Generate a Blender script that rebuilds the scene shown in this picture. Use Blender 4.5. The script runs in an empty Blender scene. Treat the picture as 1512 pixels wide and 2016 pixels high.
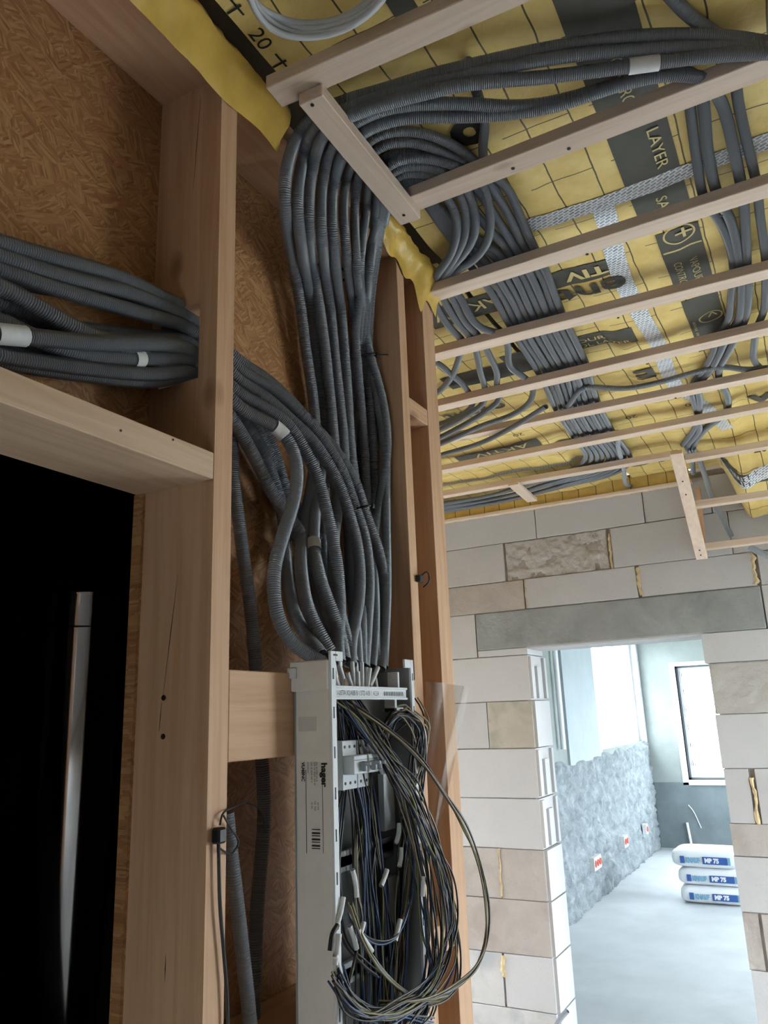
import bpy, bmesh, math, random
import numpy as np
from mathutils import Vector, Matrix

random.seed(7)
rng = np.random.default_rng(7)
SC = bpy.context.scene
COL = SC.collection

# ------------------------------------------------------------------ camera
FPX, PITCH, ROLL, YAW = 1537.1, .258148, -.036932, -.495691
CAM = np.array([0.0, 0.0, 1.7])
_f = np.array([math.cos(PITCH)*math.sin(YAW), math.cos(PITCH)*math.cos(YAW), math.sin(PITCH)])
_r = np.array([math.cos(YAW), -math.sin(YAW), 0.0])
_u = np.cross(_r, _f)
RT = _r*math.cos(ROLL)+_u*math.sin(ROLL)
UP = -_r*math.sin(ROLL)+_u*math.cos(ROLL)
FW = _f
cam_data = bpy.data.cameras.new('camera')
cam_data.sensor_fit = 'VERTICAL'
cam_data.sensor_height = 36.0
cam_data.lens = 36.0*FPX/2016.0
cam_data.clip_start = 0.02
cam = bpy.data.objects.new('camera', cam_data)
M = Matrix(((RT[0], UP[0], -FW[0], CAM[0]), (RT[1], UP[1], -FW[1], CAM[1]), (RT[2], UP[2], -FW[2], CAM[2]), (0, 0, 0, 1)))
cam.matrix_world = M
COL.objects.link(cam)
SC.camera = cam

# ------------------------------------------------------------------ sky and daylight
world = bpy.data.worlds.new('overcast_sky')
SC.world = world
world.use_nodes = True
_bg = world.node_tree.nodes['Background']
_bg.inputs['Color'].default_value = (0.86, 0.93, 1.0, 1)
_bg.inputs['Strength'].default_value = 6.0

def portal(loc, rot, sx, sy):
    ld = bpy.data.lights.new('window_portal', 'AREA')
    ld.shape = 'RECTANGLE'; ld.size = sx; ld.size_y = sy
    ld.cycles.is_portal = True
    o = bpy.data.objects.new('window_portal', ld)
    o.location = loc; o.rotation_euler = rot
    COL.objects.link(o)

XR = 1.75            # wall to the right of the camera, with the two window openings
WIN_R = [(2.55, 4.05, 0.05, 2.35)]
WIN_K = [(-.75, -.05, .3, 1.2)]     # low window in the wall behind the camera
YK = -1.4
WIN_C = [(2.2, 3.95, .15, 2.35)]      # unseen corridor window, added to brighten the far ceiling
XC = -4.3
YF = 4.117          # block wall with the doorway
XL2, YB2, XR2 = -2.15, 10.96, 2.6   # room behind the doorway
WIN_L = [(8.55, 10.85, 1.30, 2.62)]      # windows in its long wall (y0,y1,z0,z1)
WIN_O = [(6.2, 9.8, .45, 2.4)]                # and in the wall opposite
WIN_B = [(-1.69, -0.35, 0.81, 2.22)]                          # window in its end wall (x0,x1,z0,z1)
for y0, y1, z0, z1 in WIN_R:
    portal((XR+.12, (y0+y1)/2, (z0+z1)/2), (0, math.radians(90), 0), z1-z0, y1-y0)
for x0, x1, z0, z1 in WIN_K:
    portal(((x0+x1)/2, YK-.12, (z0+z1)/2), (math.radians(90), 0, 0), x1-x0, z1-z0)
for y0, y1, z0, z1 in WIN_C:
    portal((XC-.10, (y0+y1)/2, (z0+z1)/2), (0, math.radians(-90), 0), z1-z0, y1-y0)
for y0, y1, z0, z1 in WIN_L:
    portal((XL2-.12, (y0+y1)/2, (z0+z1)/2), (0, math.radians(-90), 0), z1-z0, y1-y0)
for y0, y1, z0, z1 in WIN_O:
    portal((XR2+.12, (y0+y1)/2, (z0+z1)/2), (0, math.radians(90), 0), z1-z0, y1-y0)
for x0, x1, z0, z1 in WIN_B:
    portal(((x0+x1)/2, YB2+.12, (z0+z1)/2), (math.radians(-90), 0, 0), x1-x0, z1-z0)

vs = SC.view_settings
vs.view_transform = 'Standard'
vs.look = 'None'
vs.gamma = 1.0
vs.exposure = 2.1
vs.use_curve_mapping = False
SC.cycles.max_bounces = 6
SC.cycles.diffuse_bounces = 3
SC.cycles.glossy_bounces = 3
SC.cycles.transparent_max_bounces = 8
SC.cycles.sample_clamp_indirect = 8.0

# ------------------------------------------------------------------ pixel of the photograph -> point on a real plane
def ray(u, v):
    return RT*(u-756)/FPX-UP*(v-1008)/FPX+FW

def PX(u, v, x=None, y=None, z=None):
    d = ray(u, v)
    if x is not None: t = (x-CAM[0])/d[0]
    elif y is not None: t = (y-CAM[1])/d[1]
    else: t = (z-CAM[2])/d[2]
    return CAM+d*t

def corner(u, v, xw, zc, k=26.0):
    """point on the inside of the wall/ceiling corner: wall plane x=xw below, ceiling plane z=zc above, rounded"""
    d = ray(u, v)
    t1 = (xw-CAM[0])/d[0] if d[0] < -1e-4 else 99
    t2 = (zc-CAM[2])/d[2] if d[2] > 1e-4 else 99
    if t1 <= 0: t1 = 99
    m = min(t1, t2)
    t = m-math.log(math.exp(-k*(t1-m))+math.exp(-k*(t2-m)))/k
    return CAM+d*t

# ------------------------------------------------------------------ objects
def tag(o, label=None, cat=None, group=None, kind=None):
    if label: o['label'] = label
    if cat: o['category'] = cat
    if group: o['group'] = group
    if kind: o['kind'] = kind
    return o

def wloc(o):
    p = Vector((0, 0, 0))
    while o is not None:
        p = p+o.location
        o = o.parent
    return p

def mk(name, verts, faces, mat, parent=None, smooth=False, origin='base'):
    """verts in world space -> one mesh object with its origin at its base"""
    v = np.asarray(verts, dtype=np.float64).reshape(-1, 3)
    if origin == 'base':
        c = np.array([(v[:, 0].min()+v[:, 0].max())/2, (v[:, 1].min()+v[:, 1].max())/2, v[:, 2].min()])
    else:
        c = np.zeros(3)
    me = bpy.data.meshes.new(name)
    if isinstance(faces, np.ndarray):
        n = len(faces)
        me.vertices.add(len(v)); me.vertices.foreach_set('co', (v-c).astype(np.float32).ravel())
        me.loops.add(n*4); me.loops.foreach_set('vertex_index', faces.astype(np.int32).ravel())
        me.polygons.add(n)
        me.polygons.foreach_set('loop_start', np.arange(0, n*4, 4, dtype=np.int32))
        me.polygons.foreach_set('loop_total', np.full(n, 4, dtype=np.int32))
        me.update(calc_edges=True)
    else:
        me.from_pydata([tuple(p) for p in (v-c)], [], faces)
        _b = bmesh.new(); _b.from_mesh(me); bmesh.ops.recalc_face_normals(_b, faces=_b.faces); _b.to_mesh(me); _b.free()
    if smooth:
        me.polygons.foreach_set('use_smooth', np.ones(len(me.polygons), dtype=bool))
    me.materials.append(mat)
    o = bpy.data.objects.new(name, me)
    COL.objects.link(o)
    if parent is not None:
        o.parent = parent
        o.location = Vector(c)-wloc(parent)
    else:
        o.location = c
    return o

def empty(name, loc, label, cat, group=None):
    o = bpy.data.objects.new(name, None)
    o.empty_display_size = .05
    o.location = loc
    COL.objects.link(o)
    return tag(o, label, cat, group)

BOXF = [(0, 3, 2, 1), (4, 5, 6, 7), (0, 1, 5, 4), (1, 2, 6, 5), (2, 3, 7, 6), (3, 0, 4, 7)]
def boxes(*bs):
    V, F = [], []
    for (x0, x1, y0, y1, z0, z1) in bs:
        b = len(V)
        V += [(x0, y0, z0), (x1, y0, z0), (x1, y1, z0), (x0, y1, z0), (x0, y0, z1), (x1, y0, z1), (x1, y1, z1), (x0, y1, z1)]
        F += [tuple(b+i for i in f) for f in BOXF]
    return V, F

def bevel_box(x0, x1, y0, y1, z0, z1, b=.0015):
    """box with all edges chamfered"""
    V, F = [], []
    c = np.array([(x0+x1)/2, (y0+y1)/2, (z0+z1)/2]); h = np.array([(x1-x0)/2, (y1-y0)/2, (z1-z0)/2])
    b = min(b, h.min()*.45)
    idx = {}
    for sx in (-1, 1):
        for sy in (-1, 1):
            for sz in (-1, 1):
                s = np.array([sx, sy, sz])
                for a in range(3):
                    p = h-b; p[a] = h[a]
                    idx[(sx, sy, sz, a)] = len(V); V.append(tuple(c+s*p))
    S = (-1, 1)
    for a in range(3):
        o1, o2 = [(1, 2), (2, 0), (0, 1)][a]
        for s in S:
            q = []
            for (p, r) in ((-1, -1), (1, -1), (1, 1), (-1, 1)):
                k = [0, 0, 0]; k[a] = s; k[o1] = p; k[o2] = r
                q.append(idx[(*k, a)])
            F.append(tuple(q if s > 0 else q[::-1]))
    for a in range(3):
        o1, o2 = [(1, 2), (2, 0), (0, 1)][a]
        for p in S:
            for r in S:
                k0 = [0, 0, 0]; k0[a] = -1; k0[o1] = p; k0[o2] = r
                k1 = list(k0); k1[a] = 1
                q = [idx[(*k0, o1)], idx[(*k1, o1)], idx[(*k1, o2)], idx[(*k0, o2)]]
                F.append(tuple(q if p*r < 0 else q[::-1]))
    for sx in S:
        for sy in S:
            for sz in S:
                q = [idx[(sx, sy, sz, a)] for a in range(3)]
                F.append(tuple(q if sx*sy*sz > 0 else q[::-1]))
    return V, F

def bar(p0, p1, side, w, h, b=.0015):
    """bevelled bar from p0 to p1 (centre of the bar); w along `side`, h along the third direction"""
    p0 = np.array(p0, float); p1 = np.array(p1, float)
    L = np.linalg.norm(p1-p0); a = (p1-p0)/L
    s = np.array(side, float); s -= a*(s@a); s /= np.linalg.norm(s)
    n = np.cross(a, s)
    V, F = bevel_box(0, L, -w/2, w/2, -h/2, h/2, b)
    V = [tuple(p0+a*v[0]+s*v[1]+n*v[2]) for v in V]
    return V, F

def merge(*vf):
    V, F = [], []
    for v, f in vf:
        b = len(V); V += list(v); F += [tuple(b+i for i in q) for q in f]
    return V, F

def disc(c, n, r, t=.001, seg=10):
    c = np.array(c, float); n = np.array(n, float); n /= np.linalg.norm(n)
    a = np.cross(n, [0, 0, 1.0] if abs(n[2]) < .9 else [1.0, 0, 0]); a /= np.linalg.norm(a); b = np.cross(n, a)
    V = []
    for k in (0, 1):
        for i in range(seg):
            th = 2*math.pi*i/seg
            V.append(tuple(c+n*t*k+(a*math.cos(th)+b*math.sin(th))*r))
    F = [tuple(range(seg, 2*seg)), tuple(range(seg-1, -1, -1))]
    F += [(i, (i+1) % seg, seg+(i+1) % seg, seg+i) for i in range(seg)]
    return V, F

# ---- splines and tubes
def catmull(pts, step, soft=0):
    P = np.asarray(pts, float)
    P = np.vstack([2*P[0]-P[1], P, 2*P[-1]-P[-2]])
    out = []
    for i in range(1, len(P)-2):
        p0, p1, p2, p3 = P[i-1:i+3]
        d1 = max(np.linalg.norm(p1-p0), 1e-6)**.5; d2 = max(np.linalg.norm(p2-p1), 1e-6)**.5; d3 = max(np.linalg.norm(p3-p2), 1e-6)**.5
        t0, t1, t2, t3 = 0, d1, d1+d2, d1+d2+d3
        t = np.linspace(t1, t2, 24, endpoint=False)[:, None]
        A1 = (t1-t)/(t1-t0)*p0+(t-t0)/(t1-t0)*p1; A2 = (t2-t)/(t2-t1)*p1+(t-t1)/(t2-t1)*p2; A3 = (t3-t)/(t3-t2)*p2+(t-t2)/(t3-t2)*p3
        B1 = (t2-t)/(t2-t0)*A1+(t-t0)/(t2-t0)*A2; B2 = (t3-t)/(t3-t1)*A2+(t-t1)/(t3-t1)*A3
        out.append((t2-t)/(t2-t1)*B1+(t-t1)/(t2-t1)*B2)
    out.append(P[-2][None])
    C = np.vstack(out)
    # light smoothing, then even resampling
    for _ in range(10):
        C[1:-1] = .25*C[:-2]+.5*C[1:-1]+.25*C[2:]
    if soft:
        s = np.concatenate([[0], np.cumsum(np.linalg.norm(np.diff(C, axis=0), axis=1))])
        q = np.linspace(0, s[-1], max(4, int(s[-1]/.004)))
        C = np.stack([np.interp(q, s, C[:, k]) for k in range(3)], 1)
        for _ in range(soft):
            C[1:-1] = .25*C[:-2]+.5*C[1:-1]+.25*C[2:]
    s = np.concatenate([[0], np.cumsum(np.linalg.norm(np.diff(C, axis=0), axis=1))])
    n = max(4, int(s[-1]/step))
    q = np.linspace(0, s[-1], n)
    return np.stack([np.interp(q, s, C[:, k]) for k in range(3)], 1), s[-1]

def frames(C):
    T = np.gradient(C, axis=0); T /= np.linalg.norm(T, axis=1)[:, None]+1e-12
    N = np.empty_like(C)
    a = np.array([0.3, .2, 1.0]) if abs(T[0][2]) < .9 else np.array([1.0, .2, 0])
    n = np.cross(T[0], a); n /= np.linalg.norm(n)
    for i in range(len(C)):
        n = n-T[i]*(n@T[i]); n /= np.linalg.norm(n)+1e-12
        N[i] = n
    return T, N, np.cross(T, N)

def tube_mesh(C, R, sides):
    T, N, B = frames(C)
    th = np.linspace(0, 2*math.pi, sides, endpoint=False)
    R = np.broadcast_to(np.asarray(R, float), (len(C),))
    V = C[:, None, :]+R[:, None, None]*(np.cos(th)[None, :, None]*N[:, None, :]+np.sin(th)[None, :, None]*B[:, None, :])
    n = len(C)
    i = np.arange(n-1)[:, None]; j = np.arange(sides)[None, :]; j2 = (j+1) % sides
    F = np.stack([i*sides+j, (i+1)*sides+j, (i+1)*sides+j2, i*sides+j2], -1).reshape(-1, 4)
    return V.reshape(-1, 3), F[:, ::-1]

def corrugated(pts, r, pitch=.0039, depth=.0014, sides=9):
    C, L = catmull(pts, pitch/2, 60)
    R = np.where(np.arange(len(C)) % 2 == 0, r, r-depth)
    V, F = tube_mesh(C, R, sides)
    # every band gets its own vertices, so the rings stay crisp under smooth shading
    V = V.reshape(len(C), sides, 3)
    W = np.stack([V[:-1], V[1:]], 1).reshape(-1, 3)
    i = np.arange(len(C)-1)[:, None]*2*sides; j = np.arange(sides)[None, :]; j2 = (j+1) % sides
    F = np.stack([i+j, i+j2, i+sides+j2, i+sides+j], -1).reshape(-1, 4)
    return W, F

def smooth_tube(pts, r, step=.012, sides=6):
    C, L = catmull(pts, step)
    return tube_mesh(C, r, sides)

# ------------------------------------------------------------------ materials
def newmat(name):
    m = bpy.data.materials.new(name); m.use_nodes = True
    nt = m.node_tree
    return m, nt, nt.nodes['Principled BSDF']

def N(nt, t, **kw):
    n = nt.nodes.new(t)
    for k, v in kw.items():
        if k.startswith('_'): setattr(n, k[1:], v)
        else: n.inputs[k.replace('__', ' ')].default_value = v
    return n

def ramp(nt, fac, stops):
    n = nt.nodes.new('ShaderNodeValToRGB')
    e = n.color_ramp.elements
    while len(e) < len(stops): e.new(.5)
    for i, (p, c) in enumerate(stops):
        e[i].position = p; e[i].color = (*c, 1) if len(c) == 3 else c
    nt.links.new(fac, n.inputs['Fac'])
    return n.outputs['Color']

def mixc(nt, fac, a, b, mode='MIX'):
    n = nt.nodes.new('ShaderNodeMix'); n.data_type = 'RGBA'; n.blend_type = mode
    for s, v in ((n.inputs[0], fac), (n.inputs[6], a), (n.inputs[7], b)):
        if isinstance(v, (int, float)): s.default_value = v
        elif isinstance(v, tuple): s.default_value = (*v, 1) if len(v) == 3 else v
        else: nt.links.new(v, s)
    return n.outputs[2]

def mth(nt, op, a, b=None, c=None):
    n = nt.nodes.new('ShaderNodeMath'); n.operation = op
    for i, v in enumerate((a, b, c)):
        if v is None: continue
        if isinstance(v, (int, float)): n.inputs[i].default_value = v
        else: nt.links.new(v, n.inputs[i])
    return n.outputs[0]

def coords(nt, scale=(1, 1, 1), rot=(0, 0, 0), randomize=True, world=False):
    if world:
        v = N(nt, 'ShaderNodeNewGeometry').outputs['Position']
    else:
        v = N(nt, 'ShaderNodeTexCoord').outputs['Object']
    if randomize:
        oi = N(nt, 'ShaderNodeObjectInfo')
        k = mth(nt, 'MULTIPLY', oi.outputs['Random'], 37.0)
        a = nt.nodes.new('ShaderNodeVectorMath'); a.operation = 'ADD'
        nt.links.new(v, a.inputs[0]); nt.links.new(k, a.inputs[1])
        v = a.outputs[0]
    if any(rot):
        m0 = nt.nodes.new('ShaderNodeMapping'); m0.inputs['Rotation'].default_value = rot
        nt.links.new(v, m0.inputs['Vector']); v = m0.outputs['Vector']
    m = nt.nodes.new('ShaderNodeMapping')
    m.inputs['Scale'].default_value = scale
    nt.links.new(v, m.inputs['Vector'])
    return m.outputs['Vector']

def noise(nt, vec, scale=5, detail=3, rough=.5, dist=0):
    n = N(nt, 'ShaderNodeTexNoise', Scale=scale, Detail=detail, Roughness=rough, Distortion=dist)
    nt.links.new(vec, n.inputs['Vector'])
    return n.outputs['Fac']

def bump(nt, bsdf, h, strength=.3, dist=.002):
    b = N(nt, 'ShaderNodeBump', Strength=strength, Distance=dist)
    nt.links.new(h, b.inputs['Height']); nt.links.new(b.outputs['Normal'], bsdf.inputs['Normal'])

def wood(name, axis, light, dark, knot):
    m, nt, b = newmat(name)
    s = [1, 1, 1]; s[axis] = .045
    v = coords(nt, tuple(s))
    g = noise(nt, v, 55, 3, .6, .6)
    g2 = noise(nt, v, 9, 2, .5, .3)
    c = ramp(nt, g, [(.3, dark), (.62, light)])
    c = mixc(nt, mth(nt, 'MULTIPLY', g2, .35), c, tuple(x*.72 for x in dark))
    s2 = [1, 1, 1]; s2[axis] = .55
    vo = N(nt, 'ShaderNodeTexVoronoi', Scale=5.5); nt.links.new(coords(nt, tuple(s2)), vo.inputs['Vector'])
    k = ramp(nt, vo.outputs['Distance'], [(.035, (1, 1, 1)), (.11, (0, 0, 0))])
    c = mixc(nt, mth(nt, 'MULTIPLY', k, .75), c, knot)
    nt.links.new(c, b.inputs['Base Color'])
    b.inputs['Roughness'].default_value = .62
    bump(nt, b, g, .12, .001)
    return m

PINE_L, PINE_D, KNOT = (.68, .425, .262), (.56, .315, .175), (.2, .085, .04)
WOOD = [wood('pine_batten_x', 0, (.76, .61, .50), (.66, .50, .39), KNOT),
        wood('pine_batten_y', 1, (.76, .61, .50), (.66, .50, .39), KNOT), None]
STUD = [wood('pine_stud_x', 0, PINE_L, PINE_D, KNOT), wood('pine_stud_y', 1, PINE_L, PINE_D, KNOT), wood('pine_stud_z', 2, PINE_L, PINE_D, KNOT)]
HEAD = wood('pine_header_y', 1, (.75, .545, .385), (.61, .405, .265), KNOT)

def osb(name):
    m, nt, b = newmat(name)
    base = coords(nt, (1, 1, 1), (0, 0, 0), False)
    wn = N(nt, 'ShaderNodeTexNoise', Scale=16.0, Detail=2.0); nt.links.new(base, wn.inputs['Vector'])
    fac = []
    for i, a in enumerate((.45, -.5, 1.2, 2.3)):
        v = coords(nt, (1, 22, 150), (a, 0, 0), False)
        vo = N(nt, 'ShaderNodeTexVoronoi', Scale=1.5+.2*i, Randomness=1.0); nt.links.new(v, vo.inputs['Vector'])
        fine = noise(nt, coords(nt, (1, 26, 260), (a, 0, 0), False), 3.0, 3, .7)
        sp = N(nt, 'ShaderNodeSeparateColor'); nt.links.new(vo.outputs['Color'], sp.inputs[0])
        fac.append(mth(nt, 'ADD', mth(nt, 'MULTIPLY', sp.outputs[0], .62), mth(nt, 'MULTIPLY', fine, .45)))
    sel = N(nt, 'ShaderNodeTexVoronoi', Scale=24.0); nt.links.new(wn.outputs['Color'], sel.inputs['Vector'])
    v2 = N(nt, 'ShaderNodeTexVoronoi', Scale=36.0); nt.links.new(coords(nt, (1, 1, 1.6), (.3, 0, 0), False), v2.inputs['Vector'])
    s3 = N(nt, 'ShaderNodeSeparateColor'); nt.links.new(v2.outputs['Color'], s3.inputs[0])
    q = s3.outputs[0]
    def pick(lo, a, c):
        g = mth(nt, 'GREATER_THAN', q, lo)
        return mth(nt, 'ADD', mth(nt, 'MULTIPLY', a, mth(nt, 'SUBTRACT', 1.0, g)), mth(nt, 'MULTIPLY', c, g))
    f = pick(.75, pick(.5, pick(.25, fac[0], fac[1]), fac[2]), fac[3])
    c = ramp(nt, f, [(.10, (.19, .07, .025)), (.34, (.37, .165, .062)), (.62, (.48, .245, .098)), (.90, (.62, .38, .18))])
    big = noise(nt, base, 3.0, 2, .5)
    c = mixc(nt, mth(nt, 'MULTIPLY', big, .6), c, (.34, .15, .06))
    nt.links.new(c, b.inputs['Base Color'])
    b.inputs['Roughness'].default_value = .6
    bump(nt, b, f, .4, .0015)
    return m
OSB = osb('osb_board')

def plain(name, col, rough=.5, metal=0, spec=.5, vary=0, vs=8, bumpk=0, bs=40):
    m, nt, b = newmat(name)
    b.inputs['Roughness'].default_value = rough; b.inputs['Metallic'].default_value = metal
    b.inputs['Specular IOR Level'].default_value = spec
    if vary:
        n = noise(nt, coords(nt), vs, 4, .6)
        c = ramp(nt, n, [(.3, tuple(x*(1-vary) for x in col)), (.7, tuple(min(1, x*(1+vary)) for x in col))])
        nt.links.new(c, b.inputs['Base Color'])
    else:
        b.inputs['Base Color'].default_value = (*col, 1)
    if bumpk:
        bump(nt, b, noise(nt, coords(nt), bs, 4, .6), bumpk, .004)
    return m

CONDUIT = plain('grey_conduit_plastic', (.165, .18, .208), .38, 0, .7)
CONDUIT_L = plain('light_grey_conduit_plastic', (.30, .325, .355), .45, 0, .5, .1, 5)
WHITE_TAPE = plain('white_marking_tape', (.72, .72, .73), .5, 0, .4, .06, 60)
WHITE_PL = plain('white_plastic', (.72, .74, .77), .4)
GREY_PL = plain('grey_beige_cardboard', (.77, .735, .705), .7, 0, .3, .05, 20)
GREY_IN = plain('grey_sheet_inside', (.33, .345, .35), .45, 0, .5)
DARK = plain('black_plastic', (.012, .012, .014), .45)
INK_GAP = plain('black_ink_gap', (.015, .013, .012), .6)
SCREW = plain('dark_screw', (.03, .028, .026), .5, .4)
STEEL = plain('galvanised_steel', (.55, .56, .57), .35, .8)
FLUE = plain('polished_dark_steel', (.50, .50, .52), .09, 1.0, .5)
SHAFT = plain('shaft_painted_dark', (.011, .01, .009), .95, 0, .1)  # near-black colour stands in for the unlit darkness of the shaft
FLOORN = plain('dusty_site_floor', (.58, .58, .57), .85, 0, .2, .15, 3, .2, 12)
FLOORM = plain('concrete_floor', (.52, .55, .57), .75, 0, .3, .08, 3, .15, 12)
PLASTER = plain('pale_green_grey_plaster', (.27, .30, .29), .85, 0, .2, .12, 3, .25, 20)
PLASTER_D = plain('dark_grey_plaster', (.145, .175, .185), .85, 0, .2, .15, 4, .3, 20)
MORTAR = plain('mortar', (.36, .33, .30), .9, 0, .2, .2, 20, .4, 60)
CEILP = plain('plain_ceiling_board', (.6, .6, .58), .8)

def block_mat(name, col, vary=.08, stain=None, rough=0.35):
    m, nt, b = newmat(name)
    v = coords(nt)
    n = noise(nt, v, 7, 5, .62)
    c = ramp(nt, n, [(.25, tuple(x*(1-vary) for x in col)), (.75, tuple(min(1, x*(1+vary)) for x in col))])
    if stain:
        n2 = noise(nt, coords(nt), 4.5, 3, .6, .5)
        c = mixc(nt, ramp(nt, n2, [(.5, (0, 0, 0)), (.68, (.85, .85, .85))]), c, stain)
    p = noise(nt, v, 150, 2, .6)
    c = mixc(nt, ramp(nt, p, [(.30, (.5, .5, .5)), (.38, (0, 0, 0))]), c, tuple(x*.75 for x in col))
    nt.links.new(c, b.inputs['Base Color'])
    b.inputs['Roughness'].default_value = .92; b.inputs['Specular IOR Level'].default_value = .15
    h = noise(nt, coords(nt), 45, 5, .65)
    bump(nt, b, h, rough, .006)
    return m
BLK = block_mat('aerated_block_white', (.50, .487, .493), .05, None, .15)
BLK_W = block_mat('aerated_block_clean', (.535, .527, .535), .03, None, .08)
BLK_B = block_mat('aerated_block_brown', (.44, .40, .372), .12, (.365, .315, .285), .5)
BLK_G = block_mat('aerated_block_greenish', (.47, .43, .37), .12, (.29, .29, .23), .3)
BLK_R = block_mat('aerated_block_rough', (.47, .447, .424), .07, None, .8)
BLK_S = block_mat('aerated_block_smeared', (.55, .54, .535), .08, (.38, .40, .42), .3)
LINTEL = block_mat('concrete_lintel', (.30, .31, .31), .14, (.23, .24, .24), .5)
FOAM = plain('yellow_foam', (.62, .48, .28), .8, 0, .2, .25, 30, .6, 50)

def rough_wall_mat():
    m, nt, b = newmat('rough_grey_masonry')
    v = coords(nt, (1, 1, 1), (0, 0, 0), False)
    n = noise(nt, v, 9, 6, .65)
    c = ramp(nt, n, [(.3, (.17, .20, .22)), (.55, (.29, .325, .345)), (.75, (.42, .45, .46))])
    nt.links.new(c, b.inputs['Base Color'])
    b.inputs['Roughness'].default_value = .9; b.inputs['Specular IOR Level'].default_value = .15
    bump(nt, b, noise(nt, v, 26, 6, .7, .6), .9, .02)
    return m
ROUGH = rough_wall_mat()

def membrane_mat():
    m, nt, b = newmat('yellow_vapour_membrane')
    pos = N(nt, 'ShaderNodeNewGeometry').outputs['Position']
    sx = N(nt, 'ShaderNodeSeparateXYZ'); nt.links.new(pos, sx.inputs[0])
    X, Y = sx.outputs['X'], sx.outputs['Y']
    wob = mth(nt, 'MULTIPLY', mth(nt, 'SUBTRACT', noise(nt, pos, 9, 2), .5), .012)
    def line(c, period, off, w):
        f = mth(nt, 'FRACT', mth(nt, 'DIVIDE', mth(nt, 'ADD', mth(nt, 'ADD', c, wob), off), period))
        return mth(nt, 'LESS_THAN', f, w/period)
    lx = line(X, .092, 5.062, .0035)
    ly = mth(nt, 'MULTIPLY', line(Y, .19, 5.098, .0028), mth(nt, 'LESS_THAN', mth(nt, 'FRACT', mth(nt, 'DIVIDE', mth(nt, 'ADD', X, 5.02), .184)), .78))
    l = mth(nt, 'MAXIMUM', lx, ly)
    n = noise(nt, pos, 14, 3, .6)
    base = ramp(nt, n, [(.3, (.71, .505, .165)), (.7, (.83, .64, .255))])
    c = mixc(nt, mth(nt, 'MULTIPLY', l, .9), base, (.05, .04, .025))
    nt.links.new(c, b.inputs['Base Color'])
    b.inputs['Roughness'].default_value = .38; b.inputs['Specular IOR Level'].default_value = .4
    bump(nt, b, noise(nt, pos, 30, 4, .6, 1.5), .35, .006)
    return m
MEMB = membrane_mat()
MEMB_P = plain('yellow_membrane_plain', (.70, .45, .095), .33, 0, .5, .12, 12, .7, 16)
BAND = plain('dark_printed_band', (.085, .082, .07), .45, 0, .3, .08, 30)
PRINT_Y = plain('pale_yellow_print', (.62, .50, .22), .5)

def tape_mat():
    m, nt, b = newmat('printed_silver_tape')
    v = coords(nt, (1, 1, 1), (0, 0, .5), False)
    br = N(nt, 'ShaderNodeTexBrick', Scale=27.0)
    br.inputs['Color1'].default_value = (.52, .55, .60, 1); br.inputs['Color2'].default_value = (.24, .28, .36, 1)
    br.inputs['Mortar'].default_value = (.92, .93, .95, 1); br.inputs['Mortar Size'].default_value = .05
    nt.links.new(v, br.inputs['Vector'])
    nt.links.new(br.outputs['Color'], b.inputs['Base Color'])
    b.inputs['Roughness'].default_value = .3; b.inputs['Metallic'].default_value = .2
    bump(nt, b, noise(nt, v, 60, 3), .3, .003)
    return m
TAPE = tape_mat()

def film_mat():
    m, nt, b = newmat('clear_plastic_film')
    out = nt.nodes['Material Output']
    tr = N(nt, 'ShaderNodeBsdfTransparent'); tr.inputs[0].default_value = (.9, .89, .88, 1)
    b.inputs['Base Color'].default_value = (.8, .79, .78, 1); b.inputs['Roughness'].default_value = .12
    mx = nt.nodes.new('ShaderNodeMixShader'); mx.inputs[0].default_value = .25
    nt.links.new(tr.outputs[0], mx.inputs[1]); nt.links.new(b.outputs[0], mx.inputs[2]); nt.links.new(mx.outputs[0], out.inputs['Surface'])
    return m
FILM = film_mat()

def glass_mat():
    m, nt, b = newmat('window_glass')
    out = nt.nodes['Material Output']
    tr = N(nt, 'ShaderNodeBsdfTransparent'); tr.inputs[0].default_value = (.96, .98, .98, 1)
    gl = N(nt, 'ShaderNodeBsdfGlossy', Roughness=.02)
    mx = nt.nodes.new('ShaderNodeMixShader'); mx.inputs[0].default_value = .06
    nt.links.new(tr.outputs[0], mx.inputs[1]); nt.links.new(gl.outputs[0], mx.inputs[2]); nt.links.new(mx.outputs[0], out.inputs['Surface'])
    return m
GLASS = glass_mat()
#PART2
# ------------------------------------------------------------------ noise for real relief
_VN = {}
def vnoise(x, y, seed=0):
    if seed not in _VN: _VN[seed] = np.random.default_rng(seed+100).random((64, 64))
    G = _VN[seed]
    x = np.asarray(x, float); y = np.asarray(y, float)
    xi = np.floor(x).astype(int); yi = np.floor(y).astype(int); fx = x-xi; fy = y-yi
    fx = fx*fx*(3-2*fx); fy = fy*fy*(3-2*fy)
    g = lambda a, b: G[a % 64, b % 64]
    return (g(xi, yi)*(1-fx)+g(xi+1, yi)*fx)*(1-fy)+(g(xi, yi+1)*(1-fx)+g(xi+1, yi+1)*fx)*fy
def fbm(x, y, seed=0, o=4):
    t = 0; a = .5
    for k in range(o):
        t = t+a*vnoise(np.asarray(x)*2**k, np.asarray(y)*2**k, seed+k); a *= .5
    return t

def struct(name, vf, mat, parent=None, smooth=False, origin='base'):
    o = mk(name, vf[0], vf[1], mat, parent, smooth, origin)
    if parent is None: o['kind'] = 'structure'
    return o

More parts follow.
